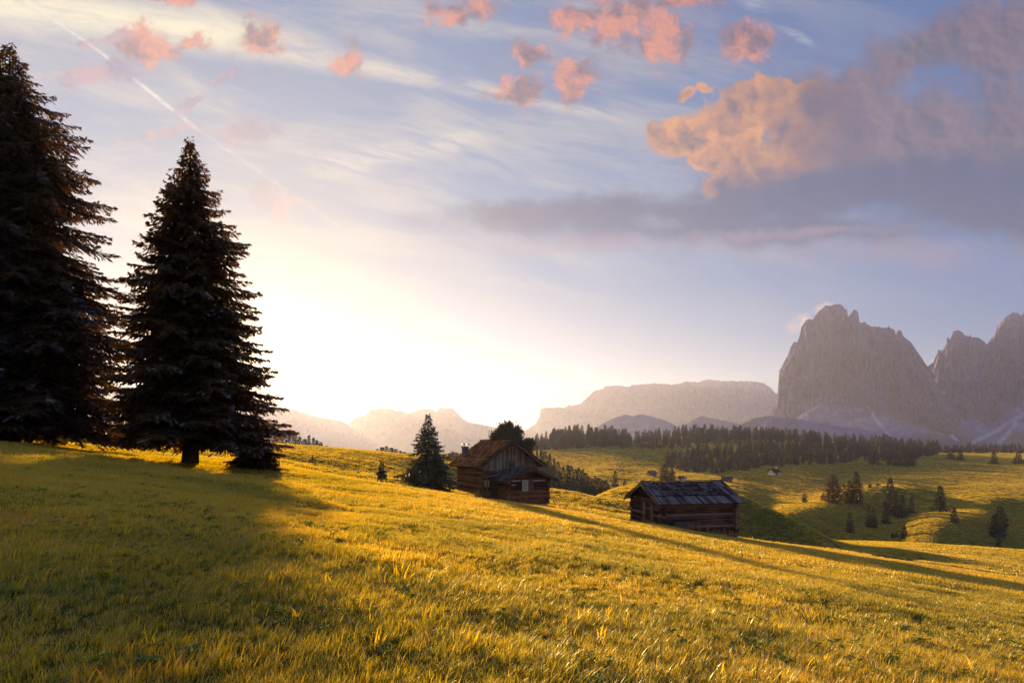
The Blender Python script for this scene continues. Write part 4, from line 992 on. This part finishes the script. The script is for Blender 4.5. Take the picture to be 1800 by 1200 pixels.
# ---------------------------------------------------------------- distant huts
def hut(px, base, wpx, hpx, rz, wallm, roofm, label, name='hay_hut', deep=1.0, win=False, y0=200., Y=None, lift=0.):
    p = on_ground(px, base, y0) if Y is None else Vector(((px-900)/F*Y, Y, H1((px-900)/F*Y, Y)))
    w = wpx/F*p.y; h = hpx/F*p.y; d = w*.8*deep
    if lift: p = p+Vector((0, 0, lift))
    o = link(name, None, loc=p, rz=rz); tag(o, label, 'hut' if name == 'hay_hut' else 'house')
    wh = h*.52
    m = MB(); P = [(-w/2, -d/2), (w/2, -d/2), (w/2, d/2), (-w/2, d/2)]
    m.poly([(a, b, -1.5-lift) for a, b in P]+[(a, b, wh) for a, b in P]+[(-w/2, 0, h*.93), (w/2, 0, h*.93)], [(0, 1, 5, 4), (2, 3, 7, 6), (1, 2, 6, 9, 5), (3, 0, 4, 8, 7)]); m.build('wall', wallm, o)
    m = MB(); k = .14
    for s in (-1, 1):
        e = (s*(d/2*(1+k*1.6)), wh-(h-wh)*k*1.2)
        slab(m, [e, (0, h)], -w/2*(1+k), w/2*(1+k), h*.05)
    m.v = [(y, x, z) for x, y, z in m.v]; m.f = [f[::-1] for f in m.f]; m.build('roof', roofm, o)
    m = MB(); m.box(-w*.12, w*.10, -d/2-.06, -d/2-.01, -.3, wh*.72); m.build('door', M['trimwood'], o)
    if win:
        for a in (-.36, .18):
            for zz in (.5,):
                m = MB(); m.box(w*a, w*(a+.16), -d/2-.06, -d/2-.01, wh*.45, wh*.85); m.build('window', M['iron'], o)
    return o
hut(1146, 836, 13, 9, .25, M['log'], M['trimwood'], 'distant brown hut beside bushes, leftmost of those above the barn roof')
hut(1199, 844, 11, 8, -.9, M['plaster'], M['bshingle'], 'distant small pale walled hut peeking over the middle of the barn roof')
hut(1278, 846, 17, 9.5, -.35, M['vboard'], M['bshingle'], 'distant grey gabled hut near the right end of the barn roof')
h_ = hut(1361, 834, 15, 11, .35, M['plaster'], M['shingle'], 'tiny pinkish white farmhouse below the dark wood', 'farm_house', win=True)
m = MB(); m.box(1.2, 1.8, -.4, .2, 2.6, 4.6); m.build('chimney', M['tin'], h_)

# ---------------------------------------------------------------- grass
UNL = []
def tuft(n, r, hmin, hmax, w, seed, lean=.45, red=0.0, segs=3):
    rg = random.Random(seed); V = []; Fc = []; A_ = []
    for i in range(n):
        a = rg.uniform(0, 6.283); d = r*math.sqrt(rg.random()); x, y = math.cos(a)*d, math.sin(a)*d
        h = rg.uniform(hmin, hmax); b = rg.uniform(0, 6.283); f = b+rg.uniform(-.6, .6); l = h*rg.uniform(.15, 1.)*lean; ww = w*rg.uniform(.6, 1.3)
        # a common lean to the right, as after the scythe and the dew
        lx, ly = math.cos(f)*l+.16*h, math.sin(f)*l-.05*h; px, py = -math.sin(b)*ww/2, math.cos(b)*ww/2
        tone = rg.random()**1.1
        if red and rg.random() < red: tone = 1.0
        b0 = len(V)
        for k in range(segs):
            t = k/segs; q = (1-t**2*.75); z = h*(t-.18*t*t*lean*2)
            V += [(x+lx*t*t-px*q, y+ly*t*t-py*q, z-.01), (x+lx*t*t+px*q, y+ly*t*t+py*q, z-.01)]; A_ += [tone*.8+.2*t*tone]*2
        V.append((x+lx, y+ly, h*(1-.36*lean))); A_.append(tone)
        for k in range(segs-1):
            c = b0+2*k; Fc += [(c, c+1, c+3), (c, c+3, c+2)]
        c = b0+2*(segs-1); Fc.append((c, c+1, c+2))
    me = npmesh('grass_tuft', V, Fc); fattr(me, 'rnd', np.clip(A_, 0, 1)); me.materials.append(M['grass'])
    o = bpy.data.objects.new('grass_tuft', me); return o
def clover(seed):
    rg = random.Random(seed); V = []; Fc = []
    for i in range(9):
        a = rg.uniform(0, 6.28); d = .07*math.sqrt(rg.random()); x, y, z = math.cos(a)*d, math.sin(a)*d, rg.uniform(.03, .075)
        for k in range(3):
            t = a+k*2.094; c = len(V); cx_, cy_ = x+math.cos(t)*.011, y+math.sin(t)*.011; V.append((x, y, z))
            for j in range(7):
                u_ = t-1.9+j*3.8/6; V.append((cx_+math.cos(u_)*.011, cy_+math.sin(u_)*.011, z+.004+rg.uniform(-.002, .003)))
            Fc += [(c, c+j, c+j+1) for j in range(1, 7)]
        c = len(V); V += [(x-.001, y, 0), (x+.001, y, 0), (x, y, z)]; Fc.append((c, c+1, c+2))
    me = npmesh('clover_patch', V, Fc); fattr(me, 'rnd', np.random.default_rng(seed).random(len(V))); me.materials.append(M['clover']); return bpy.data.objects.new('clover_patch', me)
def scatter(name, protos, P, rot, scl, label, tone=None, cat=None):
    """one object: a cloud of points carrying the prototypes as instances"""
    col = bpy.data.collections.new(name+'_kinds')
    for o in protos: col.objects.link(o)
    me = bpy.data.meshes.new(name); me.vertices.add(len(P)); me.vertices.foreach_set('co', np.asarray(P, np.float32).ravel()); me.update()
    a = me.attributes.new('rot', 'FLOAT_VECTOR', 'POINT'); a.data.foreach_set('vector', np.asarray(rot, np.float32).ravel())
    a = me.attributes.new('scl', 'FLOAT_VECTOR', 'POINT'); a.data.foreach_set('vector', np.asarray(scl, np.float32).ravel())
    if tone is not None: fattr(me, 'tone', tone)
    o = link(name, me); tag(o, label, cat, kind='stuff')
    ng = bpy.data.node_groups.new(name+'_nodes', 'GeometryNodeTree')
    ng.interface.new_socket('Geometry', in_out='INPUT', socket_type='NodeSocketGeometry'); ng.interface.new_socket('Geometry', in_out='OUTPUT', socket_type='NodeSocketGeometry')
    gi = ng.nodes.new('NodeGroupInput'); go = ng.nodes.new('NodeGroupOutput'); ip = ng.nodes.new('GeometryNodeInstanceOnPoints'); ci = ng.nodes.new('GeometryNodeCollectionInfo')
    ci.inputs['Collection'].default_value = col; ci.inputs['Separate Children'].default_value = True; ci.inputs['Reset Children'].default_value = True
    ng.links.new(gi.outputs[0], ip.inputs['Points']); ng.links.new(ci.outputs[0], ip.inputs['Instance']); ip.inputs['Pick Instance'].default_value = True
    for nm, sk in (('rot', 'Rotation'), ('scl', 'Scale')):
        na = ng.nodes.new('GeometryNodeInputNamedAttribute'); na.data_type = 'FLOAT_VECTOR'; na.inputs['Name'].default_value = nm
        if sk == 'Rotation':
            er = ng.nodes.new('FunctionNodeEulerToRotation'); ng.links.new(na.outputs[0], er.inputs[0]); ng.links.new(er.outputs[0], ip.inputs[sk])
        else: ng.links.new(na.outputs[0], ip.inputs[sk])
    rv = ng.nodes.new('FunctionNodeRandomValue'); rv.data_type = 'INT'
    for s_ in rv.inputs:
        if s_.name == 'Max' and s_.type == 'INT': s_.default_value = len(protos)-1
        if s_.name == 'Min' and s_.type == 'INT': s_.default_value = 0
    ng.links.new([q for q in rv.outputs if q.type == 'INT'][0], ip.inputs['Instance Index'])
    ng.links.new(ip.outputs[0], go.inputs[0])
    md = o.modifiers.new('scatter', 'NODES'); md.node_group = ng
    return o
def cone_pts(y0, y1, dens, seed, margin=1.08, umin=-1.0, umax=1.0, near_extra=1.2):
    rg = np.random.default_rng(seed); A_ = (umax-umin)*margin*(y1**2-y0**2)/2 + 2*near_extra*(y1-y0)
    n = int(A_*dens); y = np.sqrt(rg.uniform(y0*y0, y1*y1, n)); x = rg.uniform(umin*margin, umax*margin, n)*y + rg.uniform(-near_extra, near_extra, n)*.6
    return x, y, rg
def lay(name, protos, y0, y1, dens, sc0, sc1, seed, label, thin=None, umin=-1., umax=1., vary=.5, warm=0.):
    x, y, rg = cone_pts(y0, y1, dens, seed, umin=umin, umax=umax)
    if thin is not None:
        k = thin(x, y, rg); x, y = x[k], y[k]
    if y1 > 44:
        qx = 900+F*x/y; qy = YH-F*(H(x, y)-CZ)/y
        k = (np.maximum(segmask(qx, qy, [(1448, 944), (1462, 955), (1484, 968), (1530, 976)], 2.2)*(y > 62), segmask(qx, qy, [(1530, 976), (1620, 989), (1700, 1000), (1800, 1016), (1900, 1030)], 2.0)*(y > 51)) < .35); x, y = x[k], y[k]
    z = H(x, y); n = len(x)
    rot = np.stack([rg.uniform(-.14, .14, n), rg.uniform(-.14, .14, n), rg.uniform(-.9, .9, n)], -1)
    s = rg.uniform(sc0, sc1, n)*(1+vary*np.clip(fbm(x/1.3, y/1.3, 3, 91), -.5, .6)); hgt = s*rg.uniform(.8, 1.2, n)
    scatter(name, protos, np.stack([x, y, z], -1), rot, np.stack([s, s, hgt], -1), label, tone=np.clip(.45+warm+1.1*fbm(x/2.6, y/2.6, 4, 55)+.5*fbm(x/9, y/9, 2, 56), 0, 1))
    return n
tn = [tuft(34, .085, .035, .11, .0042, s, .8, .02) for s in range(1, 7)] + [tuft(22, .09, .07, .19, .0058, s, .6, .03) for s in range(7, 9)]
tm_ = [tuft(30, .12, .04, .125, .007, s, .75, .02, 2) for s in range(11, 16)]
tf = [tuft(26, .20, .06, .16, .014, s, .7, .02, 2) for s in range(21, 25)]
ng_ = []
ng_.append(lay('grass', tn, 2.2, 9., 150, .75, 1.15, 101, 'dewy mown meadow grass nearest the camera'))
ng_.append(lay('grass', tm_, 9., 20., 62, .85, 1.25, 102, 'dewy meadow grass of the middle of the slope'))
ng_.append(lay('grass', tf, 20., 44., 24, .85, 1.25, 103, 'sunlit meadow grass up to the crest line'))
tg = [tuft(20, .38, .05, .17, .03, s, .7, .0, 2) for s in range(31, 34)]
ng_.append(lay('grass', tg, 44., 112., 4.5, .8, 1.2, 104, 'meadow grass on the swells around the house and barn', umin=-.62, umax=1.))
def lay2(protos, y0, y1, dens, sc0, sc1, seed, label, umin, umax):
    return lay('grass', protos, y0, y1, dens, sc0, sc1, seed, label, umin=umin, umax=umax, vary=.12, warm=.22)
th1 = [tuft(30, .6, .06, .14, .05, s, .6, .0, 2) for s in range(51, 55)]
th2 = [tuft(36, 1.4, .07, .16, .10, s, .6, .0, 2) for s in range(61, 65)]
ng_.append(lay2(th1, 112., 230., 2.4, .8, 1.2, 111, 'meadow grass of the hollow and mounds beyond the barn', -.25, 1.0))
ng_.append(lay2(th2, 640., 860., .30, .9, 1.3, 113, 'thin pasture grass at the upper right rim', .4, 1.0))
ng_.append(lay2(th2, 230., 640., .42, .8, 1.2, 112, 'pasture grass of the far rolling meadows', .0, 1.0))
lay('clover', [clover(s) for s in range(3)], 2.2, 10., 9, .8, 1.4, 105, 'small green clover leaves low in the near grass', thin=lambda x, y, rg: vn(x/.6, y/.6, 71) > .08)
def rosette(seed):
    rg = random.Random(seed); V = []; Fc = []
    for i in range(8):
        a = i*.785+rg.uniform(-.3, .3); L_ = rg.uniform(.05, .11); w = L_*.17; up = rg.uniform(.25, .9); ca, sa = math.cos(a), math.sin(a); c = len(V)
        for k in range(5):
            t = k/4; q = w*math.sin(.35+t*2.6); z = L_*(up*t-.55*t*t)+.02
            V += [(ca*L_*t-sa*q, sa*L_*t+ca*q, z+.006), (ca*L_*t+sa*q, sa*L_*t-ca*q, z+.006), (ca*L_*t, sa*L_*t, z)]
        for k in range(4):
            b = c+3*k; Fc += [(b, b+2, b+5), (b, b+5, b+3), (b+2, b+1, b+4), (b+2, b+4, b+5)]
    me = npmesh('leafy_weed', V, Fc); fattr(me, 'rnd', np.repeat(np.random.default_rng(seed).random(8), 15)[:len(V)]); me.materials.append(M['clover']); return bpy.data.objects.new('leafy_weed', me)
lay('weed_rosettes', [rosette(s) for s in range(4)], 2.2, 14., 5, .8, 1.5, 107, 'low leafy weeds between the grass blades', thin=lambda x, y, rg: vn(x/1.1, y/1.1, 74) > .0)
def flower(seed):
    rg = random.Random(seed); m = MB(); h = rg.uniform(.12, .2); m.tube([(0, 0, 0), (.01, 0, h)], .0016, 4)
    for k in range(22):
        a, b = rg.uniform(0, 6.28), rg.uniform(-.3, 1.5); c = Vector((.01, 0, h)); d = Vector((math.cos(a)*math.cos(b), math.sin(a)*math.cos(b), math.sin(b)))*.013
        w = Vector((-math.sin(a), math.cos(a), 0))*.003; m.poly([c+w*.4, c-w*.4, c+d-w, c+d+w], [(0, 1, 2, 3)])
    me = bpy.data.meshes.new('clover_flower'); me.from_pydata(m.v, [], m.f); me.materials.append(M['pink']); return bpy.data.objects.new('clover_flower', me)
M['pink'] = m_plain('clover_flower', (.42, .10, .14), .8)
lay('clover_flowers', [flower(s) for s in range(3)], 3., 22., .35, .9, 1.3, 108, 'few small pink clover heads in the grass')
# broad reddish dock leaves and long stalks
tr_ = [tuft(5, .05, .10, .22, .016, s, .5, 1.0) for s in range(41, 44)]
lay('dry_leaves', tr_, 2.2, 9., 3.5, .7, 1.2, 106, 'reddish dry blades scattered in the near grass', thin=lambda x, y, rg: vn(x/.5, y/.5, 72) > .12)
def stalk(seed):
    rg = random.Random(seed); m = MB()
    for i in range(4):
        x, y = rg.uniform(-.15, .15), rg.uniform(-.15, .15); h = rg.uniform(.35, .75); m.tube([(x, y, 0), (x+.03, y, h*.6), (x+rg.uniform(-.05, .12), y, h)], [.005, .004, .003], 4)
        for k in range(9): z = h*(.55+.05*k); m.box(x-.014+.02*k*.3, x+.014+.02*k*.3, y-.008, y+.008, z, z+.03)
    me = bpy.data.meshes.new('weed_stalk'); me.from_pydata(m.v, [], m.f); fattr(me, 'rnd', [.97]*len(m.v)); me.materials.append(M['stalk']); return bpy.data.objects.new('weed_stalk', me)
M['stalk'] = m_plain('reddish_stalks', (.30, .10, .03), .8)
rg = np.random.default_rng(5); pxs = np.concatenate([rg.uniform(1225, 1300, 12), rg.uniform(830, 1000, 10), rg.uniform(1188, 1222, 5)]); yy = rg.uniform(35.5, 38.6, len(pxs)); xx = (pxs-900)/F*yy
scatter('weeds', [stalk(s) for s in range(5)], np.stack([xx, yy, H(xx, yy)], -1), np.stack([xx*0, xx*0, rg.uniform(-3, 3, len(xx))], -1), np.repeat(rg.uniform(.5, 1.1, len(xx))[:, None], 3, 1), 'thin reddish weed stalks standing along the crest before the barn and house')
# dew: tiny drops on the blade tips
def drop(seed):
    bm_v = []; bm_f = []; rg = random.Random(seed); mb = MB()
    for i in range(7):
        a = rg.uniform(0, 6.28); d = .11*math.sqrt(rg.random()); c = Vector((math.cos(a)*d, math.sin(a)*d, rg.uniform(.05, .125))); r = .0012*rg.uniform(.7, 1.2)
        P = [(0, 0, 1), (1, 0, 0), (0, 1, 0), (-1, 0, 0), (0, -1, 0), (0, 0, -1)]
        mb.poly([tuple(c+Vector(p)*r) for p in P], [(0, 1, 2), (0, 2, 3), (0, 3, 4), (0, 4, 1), (5, 2, 1), (5, 3, 2), (5, 4, 3), (5, 1, 4)])
    me = bpy.data.meshes.new('dew_drops'); me.from_pydata(mb.v, [], mb.f); me.polygons.foreach_set('use_smooth', [True]*len(me.polygons)); me.materials.append(M['dew']); return bpy.data.objects.new('dew_drops', me)
def m_dew():
    m, nt, o = newmat('dew'); t = bsdf(nt, 'Translucent', Color=(1., .96, .9)); g = bsdf(nt, 'Glossy', Color=(1, 1, 1), Roughness=.12); d = bsdf(nt, 'Diffuse', Color=(.95, .95, .95))
    nt.links.new(mixs(nt, .4, mixs(nt, .45, t.outputs[0], d.outputs[0]), g.outputs[0]), o.inputs[0]); return m
M['dew'] = m_dew()
def laydew(y0, y1, dens, s0, s1, seed):
    x, y, rg = cone_pts(y0, y1, dens, seed); n = len(x); s = rg.uniform(s0, s1, n)
    return np.stack([x, y, H(x, y)], -1), np.stack([x*0, x*0, rg.uniform(-3, 3, n)], -1), np.stack([s, s, s*0+1], -1)
dd = [laydew(2.2, 6., 60, .5, .9, 1), laydew(6, 12., 40, .6, 1.0, 2), laydew(12, 24., 18, .8, 1.4, 3)]
dp = [np.concatenate([d[k] for d in dd]) for k in range(3)]
dp[2][:, 2] = 1.0
scatter('dew', [drop(s) for s in range(4)], dp[0], dp[1], dp[2], 'glinting dew drops on the blades of the near grass')
print('grass instances', ng_)
# ---------------------------------------------------------------- haze: the morning air
def haze():
    x0, x1, y0, y1, z0, z1 = -5300, 5300, -5300, 6500, -190, 725
    m = MB(); m.box(x0, x1, y0, y1, z0, z1)
    mt, nt, o = newmat('morning_air'); p = nt.nodes.new('ShaderNodeVolumePrincipled')
    p.inputs['Color'].default_value = (.58, .60, .94, 1); p.inputs['Density'].default_value = HAZE; p.inputs['Anisotropy'].default_value = .46
    nt.links.new(p.outputs[0], o.inputs['Volume'])
    ob = m.build('haze', mt); tag(ob, 'thin golden morning haze filling the valley air', kind='stuff')
HAZE = 0.75e-4
haze()
